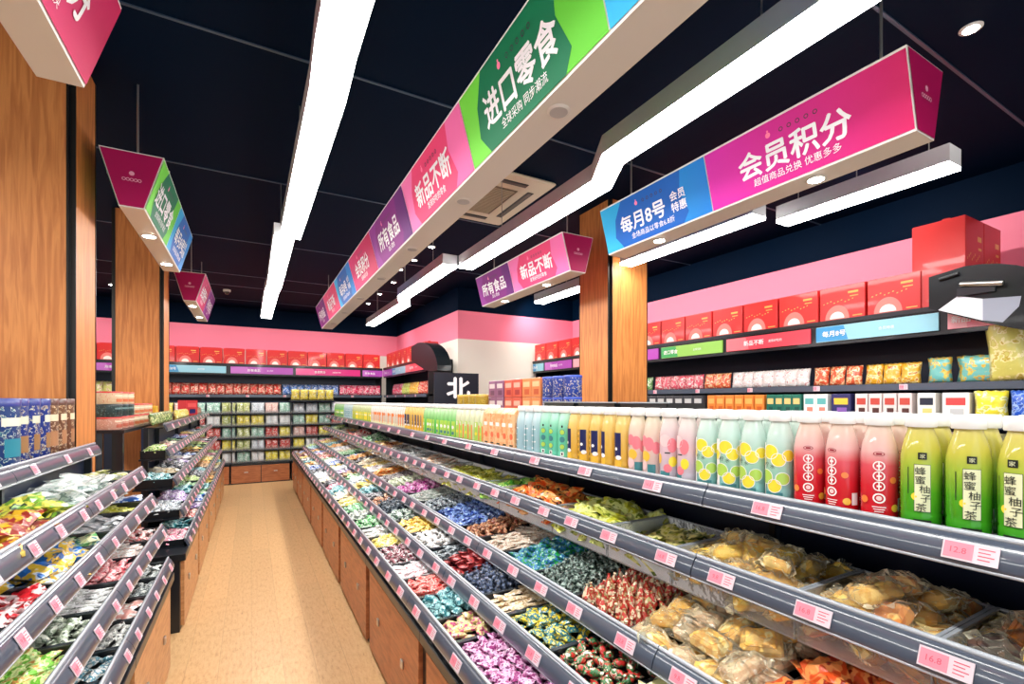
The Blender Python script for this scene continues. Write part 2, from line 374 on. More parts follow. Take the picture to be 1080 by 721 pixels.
def ring(mb, c, xd, yd, r, t, mi=0, n=14):
    c = Vector(c); xd = Vector(xd); yd = Vector(yd); v = []
    for rr in (r, r - t):
        v += [tuple(c + xd * (rr * math.cos(2 * math.pi * k / n)) + yd * (rr * math.sin(2 * math.pi * k / n))) for k in range(n)]
    mb.add(v, [(k, (k + 1) % n, n + (k + 1) % n, n + k) for k in range(n)], mi)
ZT, ZB = 2.85, 2.545
sign_box('long hanging banner over the right display edge with green, pink, purple and blue panels', 0.816, 1.13, 0.90, 1.046, -0.8, 7.4, ZT, ZB,
         [(-0.8, 0.13, 'purple'), (0.13, 1.05, 'blue'), (1.05, 1.98, 'green'), (1.98, 2.92, 'pink'), (2.92, 3.85, 'purple'), (3.85, 4.76, 'crimson'), (4.76, 5.67, 'blue'), (5.67, 6.6, 'red'), (6.6, 7.4, 'purple')],
         -1, [1.42, 2.3, 3.2, 4.1, 5.0, 5.9, 6.8], lit=False)
sign_box('hanging banner with a magenta and a blue panel beside right oak column', 2.178, 2.49, 2.26, 2.41, 0.855, 2.66, ZT, ZB,
         [(0.855, 1.775, 'magenta'), (1.775, 2.66, 'blue')], -1, [1.27, 2.25])
sign_box('small hanging banner with purple and pink panels behind the right oak column', 2.178, 2.49, 2.26, 2.41, 3.13, 4.8, ZT, ZB,
         [(3.13, 4.05, 'pink'), (4.05, 4.8, 'purple')], -1, [3.6, 4.4])
sign_box('crimson hanging sign in the upper left corner, closest to the viewer', -0.70, -0.392, -0.608, -0.491, 0.45, 2.08, ZT, ZB,
         [(0.45, 1.2, 'pink'), (1.2, 2.08, 'crimson')], 1, [0.9])
sign_box('hanging sign with magenta end and green and blue side, before second left column', -0.709, -0.426, -0.624, -0.515, 3.25, 4.71, ZT, ZB,
         [(3.25, 3.98, 'green'), (3.98, 4.71, 'blue')], 1, [3.75, 4.45])
sign_box('farthest left hanging sign with crimson end and side panels', -0.709, -0.426, -0.624, -0.515, 6.0, 7.5, ZT, ZB,
         [(6.0, 6.75, 'crimson'), (6.75, 7.5, 'purple')], 1, [6.3, 7.1])
# ceiling cassette air conditioner
e = empty('air_conditioner', (1.70, 3.77, H)); tag(e, 'beige ceiling cassette air conditioner between banner and zigzag light', 'air conditioner')
M_ac = mat('aged_cream_plastic', (216, 204, 176), 0.5)
q = 1.25
mb = MB(); mb.box(-0.41 * q, -0.41 * q, -0.03, 0.41 * q, 0.41 * q, 0, ch=0.012); mb.build('cover_panel', M_ac, e)
mb = MB(); mb.box(-0.22 * q, -0.22 * q, -0.036, 0.22 * q, 0.22 * q, -0.029)
for k in range(20): mb.box(-0.205 * q, (-0.205 + k * 0.0212) * q, -0.041, 0.205 * q, (-0.198 + k * 0.0212) * q, -0.035, 1)
mb.build('intake_grille', [mat('grille_shadow', (120, 108, 84), 0.6), mat('grille_slat', (190, 176, 146), 0.5)], e)
for k in range(4):
    M = Matrix.Rotation(k * math.pi / 2, 4, 'Z'); MB().box(-0.24 * q, 0.29 * q, -0.034, 0.24 * q, 0.335 * q, -0.029, 0, M).build('air_slot', M_black, e)
    MB().box(-0.235 * q, 0.30 * q, -0.037, 0.235 * q, 0.326 * q, -0.033, 0, M).build('vane', mat('vane_grey', (92, 86, 74), 0.5), e)
# ceiling downlights and cameras
def downlight(x, y, label, group, power=0.0, tilt=(0, 0)):
    mb = MB(); mb.lathe([(0.045, 0), (0.045, -0.006), (0.032, -0.008)], 20, 1); mb.lathe([(0.031, -0.0085), (0.031, -0.009)], 20, 0)
    o = mb.build('downlight', [M_lamp, M_white], None, (x, y, H)); tag(o, label, 'light', group)
    if power:
        ld = bpy.data.lights.new('bulb', 'SPOT'); ld.energy = power; ld.spot_size = R(150); ld.spot_blend = 1.0; ld.shadow_soft_size = 0.05; ld.color = (1, 0.95, 0.88)
        b = bpy.data.objects.new('bulb', ld); COL.objects.link(b); b.parent = o; b.location = (0, 0, -0.02); b.rotation_euler = (tilt[0], tilt[1], 0)
for x, y, l in ((1.85, 5.32, 'small ceiling downlight just beyond the cassette air conditioner'), (1.83, 5.93, 'small ceiling downlight, middle of three beside the long banner'), (1.79, 6.45, 'small ceiling downlight farthest along the long banner'),
                (3.05, 0.94, 'single small ceiling downlight over the right shelf')):
    downlight(x, y, l, 'ceiling downlights', 30)
for k in range(7): downlight(-4.0 + 1.05 * k, 9.45, 'small ceiling downlight in the row before the back wall', 'downlights before back wall', 70, (R(25), 0))
for k in range(5): downlight(3.95, 2.0 + 1.15 * k, 'added fill downlight in the row along the right wall shelf', 'added fill downlights along right wall', 110, (0, R(-38)))  # spots added to brighten the right wall
for k in range(3): downlight(1.9, 7.2 + 0.9 * k, 'added fill downlight before the rear return wall', 'added fill downlights before return wall', 60, (0, R(-25)))  # added fill spots turned towards the return wall
for x in (3.3, 4.1): downlight(x, 6.0, 'added fill downlight before the plain cream wall', 'added fill downlights before cream wall', 28, (R(30), 0))  # pair of spots added to lift the dim cream wall
def dome_camera(x, y, label):
    e = empty('security_camera', (x, y, H)); tag(e, label, 'camera')
    MB().lathe([(0.055, 0), (0.055, -0.03), (0.045, -0.036)], 20).build('base', M_white, e)
    MB().lathe([(0.042, -0.036), (0.036, -0.06), (0.02, -0.074), (0.004, -0.078)], 20).build('dome', mat('smoked_dome', (40, 44, 50), 0.1, coat=1), e)
dome_camera(-0.35, 9.0, 'white dome camera on ceiling near the back wall')
dome_camera(2.55, 4.75, 'white dome camera on ceiling under the small banner')

# ------------------------------------------------------------------ sweets, packets and bags: one mesh per kind
def pillow_geo(L, W, T, crimp=0.12, nx=8, ny=6, wr=0.0, seed=0):
    rd = random.Random(seed); v = []; f = []; idx = {}
    for sgn in (1, -1):
        for i in range(nx + 1):
            for j in range(ny + 1):
                u = -1 + 2 * i / nx; w = -1 + 2 * j / ny
                edge = j in (0, ny) or i in (0, nx)
                if edge and sgn < 0: idx[(sgn, i, j)] = idx[(1, i, j)]; continue
                uu = max(0.0, 1 - (abs(u) / (1 - crimp)) ** 4) if abs(u) < 1 - crimp else 0.0
                hgt = T / 2 * (uu ** 0.5) * max(0, 1 - w * w) ** 0.5
                pinch = 1 - 0.10 * (1 - abs(u)) if abs(u) < 1 else 1
                z = sgn * hgt + (rd.uniform(-wr, wr) * T if not edge else 0)
                x = u * L / 2 + ((0.02 * L if j % 2 else -0.01 * L) * (1 if u > 0 else -1) if i in (0, nx) else 0)
                if i in (0, nx): z = (0.05 * T if j % 2 else -0.05 * T)
                idx[(sgn, i, j)] = len(v); v.append((x, w * W / 2 * pinch, z))
    for i in range(nx):
        for j in range(ny):
            a = [idx[(1, i, j)], idx[(1, i + 1, j)], idx[(1, i + 1, j + 1)], idx[(1, i, j + 1)]]; f.append(tuple(a))
            b = [idx[(-1, i, j)], idx[(-1, i, j + 1)], idx[(-1, i + 1, j + 1)], idx[(-1, i + 1, j)]]; f.append(tuple(b))
    return v, f
def twist_geo(L=0.058, r=0.0125, n=8):
    prof = [(-0.5, 1.15, 0.18), (-0.46, 0.95, 0.22), (-0.33, 0.30, 0.26), (-0.27, 0.75, 0.72), (-0.14, 1, 0.95), (0, 1.05, 1.0), (0.14, 1, 0.95), (0.27, 0.75, 0.72), (0.33, 0.30, 0.26), (0.46, 0.95, 0.22), (0.5, 1.15, 0.18)]
    v = []; f = []
    for x, a, b in prof:
        for k in range(n): t = 2 * math.pi * k / n; v.append((x * L, a * r * math.cos(t), b * r * math.sin(t)))
    m = len(prof)
    for i in range(m - 1):
        for k in range(n): f.append((i * n + k, i * n + (k + 1) % n, (i + 1) * n + (k + 1) % n, (i + 1) * n + k))
    f.append(tuple(range(n - 1, -1, -1))); f.append(tuple(range((m - 1) * n, m * n)))
    return v, f
def lathe_geo(prof, n=10, sq=1.0):
    v = []; f = []
    for r, z in prof:
        for k in range(n): a = 2 * math.pi * k / n; v.append((r * math.cos(a), r * math.sin(a) * sq, z))
    for i in range(len(prof) - 1):
        for k in range(n): f.append((i * n + k, i * n + (k + 1) % n, (i + 1) * n + (k + 1) % n, (i + 1) * n + k))
    f.append(tuple(range(n - 1, -1, -1))); f.append(tuple(range((len(prof) - 1) * n, len(prof) * n)))
    return v, f
def geo(shape, low=False):
    if low and shape in ('pillow', 'cube', 'sachet', 'bag', 'stick'):
        L, W, T, c, sd = {'pillow': (0.062, 0.040, 0.020, 0.12, 1), 'cube': (0.050, 0.034, 0.030, 0.2, 2), 'sachet': (0.10, 0.07, 0.016, 0.12, 5), 'bag': (0.135, 0.095, 0.04, 0.12, 4), 'stick': (0.105, 0.022, 0.013, 0.08, 3)}[shape]
        return pillow_geo(L, W, T, c, 6, 4, 0.1, sd)
    if shape == 'twist': return twist_geo()
    if shape == 'pillow': return pillow_geo(0.062, 0.040, 0.020, wr=0.10, seed=1)
    if shape == 'cube': return pillow_geo(0.050, 0.034, 0.030, crimp=0.2, wr=0.05, seed=2)
    if shape == 'stick': return pillow_geo(0.105, 0.022, 0.013, crimp=0.08, nx=10, ny=4, wr=0.06, seed=3)
    if shape == 'ball': return lathe_geo([(0.003, -0.014), (0.010, -0.011), (0.015, -0.002), (0.0135, 0.007), (0.007, 0.012), (0.003, 0.015), (0.008, 0.021), (0.010, 0.025)], 9)
    if shape == 'cup': return lathe_geo([(0.013, -0.012), (0.016, -0.008), (0.020, 0.012), (0.024, 0.0125), (0.024, 0.0145), (0.005, 0.0155)], 10)
    if shape == 'shell': return lathe_geo([(0.013, -0.020), (0.0145, -0.014), (0.012, 0.0), (0.007, 0.013), (0.003, 0.022), (0.006, 0.028)], 7)
    if shape == 'bag': return pillow_geo(0.135, 0.095, 0.040, wr=0.14, seed=4)
    if shape == 'sachet': return pillow_geo(0.10, 0.070, 0.016, wr=0.16, seed=5)
    if shape == 'loaf': return pillow_geo(0.125, 0.082, 0.050, nx=10, ny=8, wr=0.24, seed=6)
    if shape == 'pouch': return pillow_geo(0.17, 0.115, 0.05, nx=10, ny=8, wr=0.10, seed=8)
    raise KeyError(shape)
SPEC = {'twist': (0.042, 0.020, 'twist_candy', 'candy'), 'pillow': (0.044, 0.018, 'wrapped_candy', 'candy'), 'cube': (0.040, 0.026, 'chewy_candy', 'candy'),
        'stick': (0.046, 0.013, 'snack_stick', 'snack'), 'ball': (0.032, 0.026, 'foil_candy', 'candy'), 'cup': (0.046, 0.026, 'jelly_cup', 'jelly'),
        'shell': (0.031, 0.034, 'cone_candy', 'candy'), 'bag': (0.082, 0.034, 'snack_bag', 'snack'), 'sachet': (0.062, 0.018, 'snack_sachet', 'snack'),
        'loaf': (0.076, 0.036, 'wrapped_pastry', 'pastry')}
M_bread = printed('baked_crust', (250, 214, 124), (242, 190, 92), (253, 236, 170), scale=22, rough=0.6, bump=0.2)
M_cake = printed('pale_cake', (240, 220, 186), (226, 190, 150), (250, 240, 224), scale=24, rough=0.6, bump=0.2)
M_choc = printed('dark_cake', (92, 64, 52), (60, 44, 40), (150, 110, 84), scale=24, rough=0.5, bump=0.2)
M_goldcake = printed('golden_cake', (253, 222, 104), (248, 202, 78), (253, 240, 176), scale=20, rough=0.6, bump=0.2)
M_orangecake = printed('orange_cake', (240, 166, 78), (228, 140, 60), (250, 200, 120), scale=20, rough=0.6, bump=0.2)
CAKES = {'gold': [M_bread, M_goldcake], 'pale': [M_cake, M_bread], 'mixed': [M_goldcake, M_choc, M_bread, M_orangecake], 'orange': [M_orangecake, M_bread]}
USED = {}
def unique(label):
    assert len(label.split()) <= 16, label
    USED[label] = USED.get(label, 0) + 1
    return label
def heap(kind, s, x0, depth, z, y0, y1, where, near_limit=2.4, layers=2, stand=False):
    """a pile of one kind in its tray; x0 = front edge, s = +1 goods reach to +x"""
    shape, c1, c2, c3, desc = kind
    step, th, nm, cat = SPEC[shape]
    v, f = geo(shape); y0 += 0.012; y1 -= 0.012
    far = (y0 + y1) / 2
    k = 1.0 if far < 3.2 else (1.25 if far < 5.5 else 1.55)
    st = step * k
    grp = desc + 's ' + where; lab = unique(desc + ' heaped ' + where)
    proto = None; rd = random.Random(int(y0 * 1000) + int(z * 777))
    if shape == 'loaf': cakes = CAKES[c1]
    else: m = printed('wrap_%s_%s_%s_%s' % (shape, c1, c2, c3), c1, c2, c3, scale=(26 if shape in ('bag', 'sachet') else 55))
    nx = max(1, int(round(depth / st))); ny = max(1, int(round((y1 - y0) / st)))
    protos = []; mass = MB() if y1 > near_limit else None
    if mass is not None: v, f = geo(shape, True)
    for ly in range(layers):
        ax = nx - ly if nx > 1 else 1; ay = ny - ly if ny > 1 else ny
        if ax < 1 or ay < 1: continue
        for i in range(ax):
            for j in range(ay):
                px = (i + 0.5 + 0.5 * ly + rd.uniform(-0.22, 0.22)) / nx * depth
                py = y0 + (j + 0.5 + 0.5 * ly + rd.uniform(-0.22, 0.22)) / ny * (y1 - y0)
                px = min(max(px, st * 0.4), depth - st * 0.3); 
                mound = 0.35 * th * math.sin(math.pi * min(1, px / depth)) + 0.16 * px
                pz = z + th * k * (0.5 + ly * 0.85) + mound + rd.uniform(-0.1, 0.25) * th
                loc = (x0 + s * px, py, pz)
                if shape == 'stick': rot = Euler((rd.uniform(-.3, .3), rd.uniform(-.25, .25), rd.uniform(-.45, .45)))
                elif shape in ('bag', 'sachet') and stand: rot = Euler((R(90) + rd.uniform(-.3, .2), R(90) + rd.uniform(-.2, .2), R(90) + rd.uniform(-.25, .25)))
                elif shape == 'shell': rot = Euler((rd.uniform(-.35, .35), rd.uniform(-.35, .35), rd.uniform(0, 6)))
                elif shape == 'loaf': rot = Euler((rd.uniform(-.6, .6), rd.uniform(-.6, .6), rd.uniform(-.6, .6) + rd.choice((0, 1.57))))
                else: rot = Euler((rd.uniform(-.5, .5), rd.uniform(-.5, .5), rd.uniform(0, 6.28)))
                if mass is not None and shape != 'loaf':
                    mass.add([(a * k, b * k, c * k) for a, b, c in v], f, 0, shape in ('twist', 'cup', 'ball'), Matrix.Translation(Vector(loc) - Vector((x0, y0, z))) @ rot.to_matrix().to_4x4())
                    continue
                if len(protos) < (len(cakes) if shape == 'loaf' else 1):
                    if shape == 'loaf':
                        me = bpy.data.meshes.new(nm); me.from_pydata([(a * 1.1 * k, b * 1.1 * k, c * 1.05 * k) for a, b, c in v], [], f); me.materials.append(M_film); me.polygons.foreach_set('use_smooth', [False] * len(f))
                        o = put(nm, me, None, loc, rot); cm = cakes[len(protos)]
                        mc = bpy.data.meshes.new('cake')
                        cb = MB(); cb.box(-0.050 * k, -0.033 * k, -0.018 * k, 0.050 * k, 0.033 * k, 0.018 * k, 0, ch=0.008 * k)
                        if len(protos) % 2: cb.box(-0.038 * k, -0.027 * k, 0.016 * k, 0.038 * k, 0.027 * k, 0.023 * k, 0, ch=0.005 * k)
                        mc.from_pydata(cb.v, [], cb.f); mc.materials.append(cm); mc.polygons.foreach_set('use_smooth', [False] * len(cb.f))
                        put('cake', mc, o)
                    else:
                        me = bpy.data.meshes.new(nm); me.from_pydata([(a * k, b * k, c * k) for a, b, c in v], [], f); me.materials.append(m)
                        me.polygons.foreach_set('use_smooth', [shape in ('twist', 'cup', 'ball')] * len(f)); o = put(nm, me, None, loc, rot)
                    tag(o, lab, cat, grp); protos.append(o)
                else:
                    dup(rd.choice(protos), loc, rot)
    if mass is not None and mass.v:
        o = mass.build(nm + '_heap', m, None, (x0, y0, z)); tag(o, 'heap of ' + desc + 's ' + where, cat, None, 'stuff')
def tray(s, x0, depth, z, y0, y1, label, clear=False, hgt=0.05):
    """open tray with a rolled rim, standing behind the label channel"""
    e = empty('display_tray', (x0 + s * depth / 2, (y0 + y1) / 2, z)); tag(e, label, 'tray', 'open display trays')
    w = depth / 2; l = (y1 - y0) / 2 - 0.003; t = 0.003
    mb = MB()
    mb.box(-w, -l, 0, w, l, t)
    for a in ((-w, -l, -w + t, l), (w - t, -l, w, l), (-w, -l, w, -l + t), (-w, l - t, w, l)): mb.box(a[0], a[1], t, a[2], a[3], hgt)
    M = M_clear if clear else M_blackpl
    mb.build('tray_body', M, e)
    rm = MB()
    for a in ((-w - .003, -l, -w + .005, l), (w - .005, -l, w + .003, l), (-w, -l - .002, w, -l + .005), (-w, l - .005, w, l + .002)): rm.box(a[0], a[1], hgt, a[2], a[3], hgt + 0.004)
    rm.build('rim', M_bead if clear else mat('tray_rim', (60, 66, 72), 0.2, coat=0.8), e)

# price tags: two prototypes sharing meshes
def tag_mesh(txt, a=0.026, b=0.020):
    mb = MB(); mb.box(-0.0012, -a, -b, 0.0012, a, b, 0)
    mb.box(0.0012, -a * 0.93, -b * 0.8, 0.0022, a * 0.12, b * 0.8, 1)
    letters(mb, txt, b * 0.85, (0.0026, -a * 0.4, 0.0), (0, 1, 0), (0, 0, 1), 2, 0.0)
    for k in range(4): mb.box(0.0012, a * 0.3, b * (0.5 - k * 0.36), 0.0018, a * (0.86 - 0.14 * (k % 2)), b * (0.6 - k * 0.36), 2)
    me = mb.mesh('price_tag')
    for m in (M_tagw, M_tagp, M_tagr): me.materials.append(m)
    return me
TAGS = [tag_mesh('16.8'), tag_mesh('12.8'), tag_mesh('9.8')]
WTAGS = [tag_mesh(t, 0.039, 0.018) for t in ('16.8', '12.8', '9.8')]
LEAN = 0.024
def lip(s, x, z, y0, y1, parent, h=0.055, origin=(0, 0, 0), tags=()):
    """leaning label channel with a clear rolled top edge; tags are (y, scale)"""
    ox, oy, oz = origin
    lo = x - s * LEAN
    pf = [(lo, z - h), (lo + s * 0.008, z - h - 0.003), (x + s * 0.008, z), (x, z), (x - s * 0.010, z - 0.010), (x - s * 0.020, z - h * 0.5), (lo - s * 0.003, z - h * 0.85)]
    mb = MB(); mb.prism_y([(a - ox, b - oz) for a, b in (pf if s > 0 else pf[::-1])], y0 - oy, y1 - oy, 0, smooth=True)
    n = 8; cx, cz, r = x + s * 0.003, z + 0.002, 0.006
    cp = [(cx + r * math.cos(-2 * math.pi * k / n) - ox, cz + r * math.sin(-2 * math.pi * k / n) - oz) for k in range(n)]
    mb.prism_y(cp[::-1], y0 - oy, y1 - oy, 1, smooth=True)
    cx, cz, r = lo + s * 0.002, z - h, 0.004
    cp = [(cx + r * math.cos(-2 * math.pi * k / n) - ox, cz + r * math.sin(-2 * math.pi * k / n) - oz) for k in range(n)]
    mb.prism_y(cp[::-1], y0 - oy, y1 - oy, 1, smooth=True)
    lp = mb.build('label_channel', [M_lip, M_bead], parent)
    ang = math.atan2(LEAN, h)
    for i, y in enumerate(tags):
        o = put('price_tag', (TAGS if s < 0 else WTAGS)[int(abs(y) * 37 + z * 53) % 3], parent, ((x + lo) / 2 - s * 0.0105 - ox, y - oy, z - h / 2 - oz))
        o.rotation_euler = Euler((0, -ang, 0 if s < 0 else math.pi), 'XYZ') if s > 0 else Euler((0, -ang, 0))
        if s > 0: o.rotation_euler = (Matrix.Rotation(math.pi, 3, 'Z') @ Matrix.Rotation(-ang, 3, 'Y')).to_euler()
    return lp
ORD = ['first', 'second', 'third', 'fourth', 'fifth', 'sixth', 'seventh', 'eighth', 'ninth', 'tenth', 'eleventh', 'twelfth']
def rack(s, tiers, top, y0, y1, xback, zbase, where, n, stag=None, topend=None):
    """run of rack modules: shelf boards, label channels and tags for every tier, black stepped side panels"""
    L = (y1 - y0) / n
    for i in range(n):
        a, b = y0 + L * i, y0 + L * (i + 1)
        e = empty('display_rack', (s * 0 + tiers[0][0], a, zbase)); org = (tiers[0][0], a, zbase)
        tag(e, 'stepped dark rack section of %s, %s counted from the nearest' % (where, ORD[i]), 'rack')
        for ti, (x, z, depth, drop) in enumerate(tiers + [top]):
            rd = random.Random(int(x * 100) + i)
            nt = max(2, int(L / (0.19 if ti < len(tiers) else 0.34)))
            tg = [a + L * (k + 0.5) / nt + rd.uniform(-.02, .02) for k in range(nt)]
            dy = stag[ti] if (stag and i == 0) else 0.0; tg = [t for t in tg if t > a + dy + 0.03]
            lip(s, x, z, a + 0.002 + dy, b - 0.002, e, 0.055, org, tg)
            zb = z - drop - 0.012
            xs = sorted((x + s * (0.008 if drop < 0.1 else 0.11) - org[0], x + s * depth - org[0]))
            MB().box(xs[0], 0.004 + dy, zb - org[2] - 0.012, xs[1], (topend - a) if (topend and ti == len(tiers) and i == n - 1) else L - 0.004, zb - org[2]).build('shelf_board', M_black, e)
        xs = sorted((xback - org[0], xback + s * 0.015 - org[0]))
        dy = stag[-1] if (stag and i == 0) else 0.0
        MB().box(xs[0], 0.002 + dy, 0, xs[1], L - 0.002, top[1] - org[2] - 0.03).build('back_panel', M_darkpanel, e)
        # slim posts and brackets carry the boards
        for q in ((0.0,) if i else (0.0,)) + ((L - 0.02,) if i == n - 1 else ()):
            xs = sorted((xback - s * 0.03 - org[0], xback - org[0])); q2 = q + (stag[-1] if (i == 0 and stag and q == 0.0) else 0)
            MB().box(xs[0], q2, 0, xs[1], q2 + 0.02, top[1] - org[2] - 0.03).build('post', M_black, e)
def base_cabinet(s, x, xb, ya, yb, ztop, label, mwood, doors=2):
    e = empty('base_cabinet', (x, ya, 0)); tag(e, label, 'cabinet', None); d = abs(xb - x); L = yb - ya
    sx = lambda a, b: tuple(sorted((s * a, s * b)))
    X = sx(0.02, d); MB().box(X[0], 0.004, 0.0, X[1], L - 0.004, ztop - 0.03).build('carcass', M_black, e)
    gp = 0.05; w = (L - 2 * gp) / doors
    for k in range(doors):
        a = gp + w * k; X = sx(0.0, 0.02)
        dr = MB().box(X[0], a + 0.001, 0.025, X[1], a + w - 0.001, ztop - 0.065).build('door', mwood, e)
        X = sx(-0.010, 0.0); MB().box(X[0], a + w / 2 - 0.016, 0.25, X[1], a + w / 2 + 0.016, 0.29, ch=0.003).build('knob', M_steel, dr)
    X = sx(-0.012, d); MB().box(X[0], 0.0, ztop - 0.045, X[1], L, ztop, ch=0.003).build('counter', M_black, e)
    return e
def pos_word(y): return 'near' if y < 2.4 else ('midway' if y < 5.2 else 'far')
# palette for the stretches too far to read
PAL = [('yellow', (238, 204, 40), (250, 240, 190), (196, 120, 30)), ('white', (236, 232, 228), (250, 250, 250), (190, 120, 130)), ('lime', (150, 196, 60), (240, 244, 200), (70, 130, 40)),
       ('pink', (236, 130, 160), (250, 226, 230), (210, 60, 110)), ('silver', (196, 202, 208), (240, 244, 246), (110, 130, 150)), ('brown', (150, 96, 64), (226, 190, 150), (96, 54, 40)),
       ('green', (60, 160, 76), (220, 240, 210), (24, 96, 50)), ('cream', (240, 224, 190), (252, 246, 230), (206, 160, 100)), ('red', (212, 52, 48), (250, 220, 210), (140, 20, 30)),
       ('blue', (58, 104, 196), (226, 234, 250), (30, 50, 130)), ('orange', (240, 140, 40), (250, 220, 160), (200, 84, 24)), ('lilac', (176, 140, 200), (240, 230, 246), (110, 70, 150)),
       ('black', (40, 40, 46), (190, 190, 196), (90, 74, 60)), ('teal', (50, 150, 160), (210, 240, 240), (24, 90, 110))]
def autokinds(n, seed, shapes=('twist', 'pillow', 'stick', 'cube', 'sachet'), avoid=()):
    rd = random.Random(seed); out = []; last = [None, None]; seen = set()
    while len(out) < n:
        p = rd.choice(PAL); sh = rd.choice(shapes)
        if p[0] in last[-3:]: continue
        key = (p[0], last[-1])
        if key in seen and len(seen) < 60: continue
        seen.add(key); last.append(p[0])
        noun = {'twist': 'twist-wrapped candy', 'pillow': 'wrapped candy', 'stick': 'snack stick', 'cube': 'foil candy', 'sachet': 'snack sachet', 'bag': 'snack bag', 'cup': 'jelly cup'}[sh]
        out.append((sh, p[1], p[2], p[3], p[0] + ' ' + noun))
    return out
def fill_tier(s, tier, spans, where, layers=2, clear=False, vis=None, stand=False, lift=0.0, near_limit=2.4):
    """spans: list of (y0, y1, kind). labels name the neighbours so that each heap is singled out"""
    x, z, depth, drop = tier
    n = len(spans)
    col = lambda k: k[4].split()[0]
    for i, (a, b, k) in enumerate(spans):
        pa = col(spans[i - 1][2]) if i > 0 else None; nb = col(spans[i + 1][2]) if i < n - 1 else None
        if pa and nb: w = 'in %s between %s and %s' % (where, pa, nb)
        elif nb: w = 'in %s, nearest heap, before %s' % (where, nb)
        else: w = 'in %s, farthest heap, beyond %s' % (where, pa)
        t0 = x + s * 0.010; d = vis or depth - 0.02
        tray(s, t0, d, z - drop - 0.010, a, b, unique(('clear' if clear else 'black') + ' tray of ' + k[4] + 's ' + w), clear, drop - 0.004 if not clear else drop + 0.002)
        heap(k, s, t0 + s * 0.006, d - 0.012, z - drop - 0.006 + lift, a, b, w, layers=layers if b < 5.5 else max(1, layers - 1), stand=stand, near_limit=near_limit)

# ------------------------------------------------------------------ right-hand display
GAPS = [-0.2, 0.85, 1.9, 2.95, 4.0, 5.05, 6.1, 7.15, 8.05, 8.9]
for i in range(len(GAPS) - 1):
    base_cabinet(1, 0.62, 1.50, GAPS[i], GAPS[i + 1], 0.545, 'oak base cabinet with black counter under right display, %s from the nearest' % ORD[i], M_cab)
RT = [(0.63, 0.637, 0.30, 0.045), (0.80, 0.724, 0.32, 0.045), (0.97, 0.825, 0.45, 0.045), (1.12, 1.052, 0.36, 0.11)]   # x, lip top z, depth, tray depth
RTOP = (1.17, 1.25, 0.34, 0.012)
rack(1, RT, RTOP, -0.2, 8.9, 1.52, 0.545, 'the right display', 8)
def spans(y0, lst):
    out = []; y = y0
    for w, k in lst: out.append((y, y + w, k)); y += w
    return out
def ext(sp, kinds, w, yend):
    y = sp[-1][1]; i = 0
    while y + w <= yend + 0.01 and i < len(kinds): sp.append((y, y + w, kinds[i])); y += w; i += 1
    return sp
t1 = spans(0.78, [(0.42, ('cube', (92, 22, 84), (150, 60, 130), (60, 14, 60), 'plum pillow-wrapped candy')), (0.40, ('pillow', (142, 36, 108), (226, 170, 206), (96, 20, 84), 'purple foil candy')),
    (0.20, ('pillow', (190, 70, 120), (206, 190, 120), (240, 210, 190), 'rose-and-olive wrapped candy')), (0.24, ('cube', (40, 120, 130), (150, 200, 200), (24, 70, 90), 'teal wrapped candy')),
    (0.24, ('pillow', (214, 40, 36), (250, 170, 160), (160, 16, 24), 'scarlet wrapped candy')), (0.24, ('stick', (240, 210, 214), (250, 250, 250), (226, 120, 130), 'pale-pink snack stick')),
    (0.32, ('twist', (240, 234, 234), (130, 40, 60), (214, 180, 186), 'maroon-dotted white candy')), (0.24, ('pillow', (236, 206, 70), (250, 240, 180), (180, 140, 40), 'yellow wrapped candy')),
    (0.26, ('stick', (240, 238, 232), (190, 200, 190), (220, 170, 170), 'off-white snack stick')), (0.26, ('twist', (50, 166, 70), (210, 240, 206), (24, 110, 50), 'green twist-wrapped candy')),
    (0.24, ('pillow', (236, 236, 226), (150, 160, 160), (220, 226, 200), 'ivory wrapped candy')), (0.26, ('twist', (60, 190, 90), (220, 246, 220), (30, 130, 60), 'emerald twist-wrapped candy')),
    (0.28, ('pillow', (244, 226, 90), (250, 246, 200), (196, 170, 40), 'lemon wrapped candy'))])
t1 = ext(t1, autokinds(20, 11), 0.26, 8.85)
fill_tier(1, RT[0], t1, 'lowest right row', vis=0.22)
t2 = spans(0.35, [(0.35, ('stick', (214, 206, 150), (240, 236, 206), (120, 130, 70), 'olive snack stick')), (0.28, ('sachet', (206, 200, 140), (250, 244, 214), (110, 120, 60), 'khaki snack sachet')),
    (0.27, ('twist', (196, 40, 36), (50, 110, 60), (250, 220, 200), 'red-and-green twist candy')),
    (0.29, ('pillow', (222, 196, 40), (40, 110, 120), (240, 226, 120), 'yellow-and-teal wrapped candy')), (0.20, ('stick', (206, 176, 130), (240, 220, 190), (140, 104, 70), 'beige snack stick')),
    (0.24, ('ball', (30, 34, 46), (96, 110, 140), (16, 18, 26), 'black foil candy')), (0.24, ('cup', (128, 26, 36), (190, 70, 70), (80, 12, 22), 'maroon jelly cup')),
    (0.20, ('stick', (36, 42, 50), (150, 160, 166), (70, 80, 84), 'charcoal snack stick')), (0.33, ('twist', (240, 236, 230), (250, 250, 250), (210, 190, 180), 'white twist-wrapped candy')),
    (0.33, ('pillow', (232, 176, 40), (250, 226, 130), (190, 110, 30), 'golden wrapped candy')), (0.26, ('twist', (230, 236, 230), (90, 120, 100), (250, 250, 250), 'pearl twist-wrapped candy')),
    (0.26, ('ball', (36, 46, 60), (120, 130, 140), (20, 24, 34), 'navy foil candy')), (0.26, ('twist', (150, 80, 50), (220, 180, 150), (96, 44, 34), 'brown twist-wrapped candy'))])
t2 = ext(t2, autokinds(22, 23), 0.25, 8.85)
fill_tier(1, RT[1], t2, 'second-lowest right row', vis=0.24)
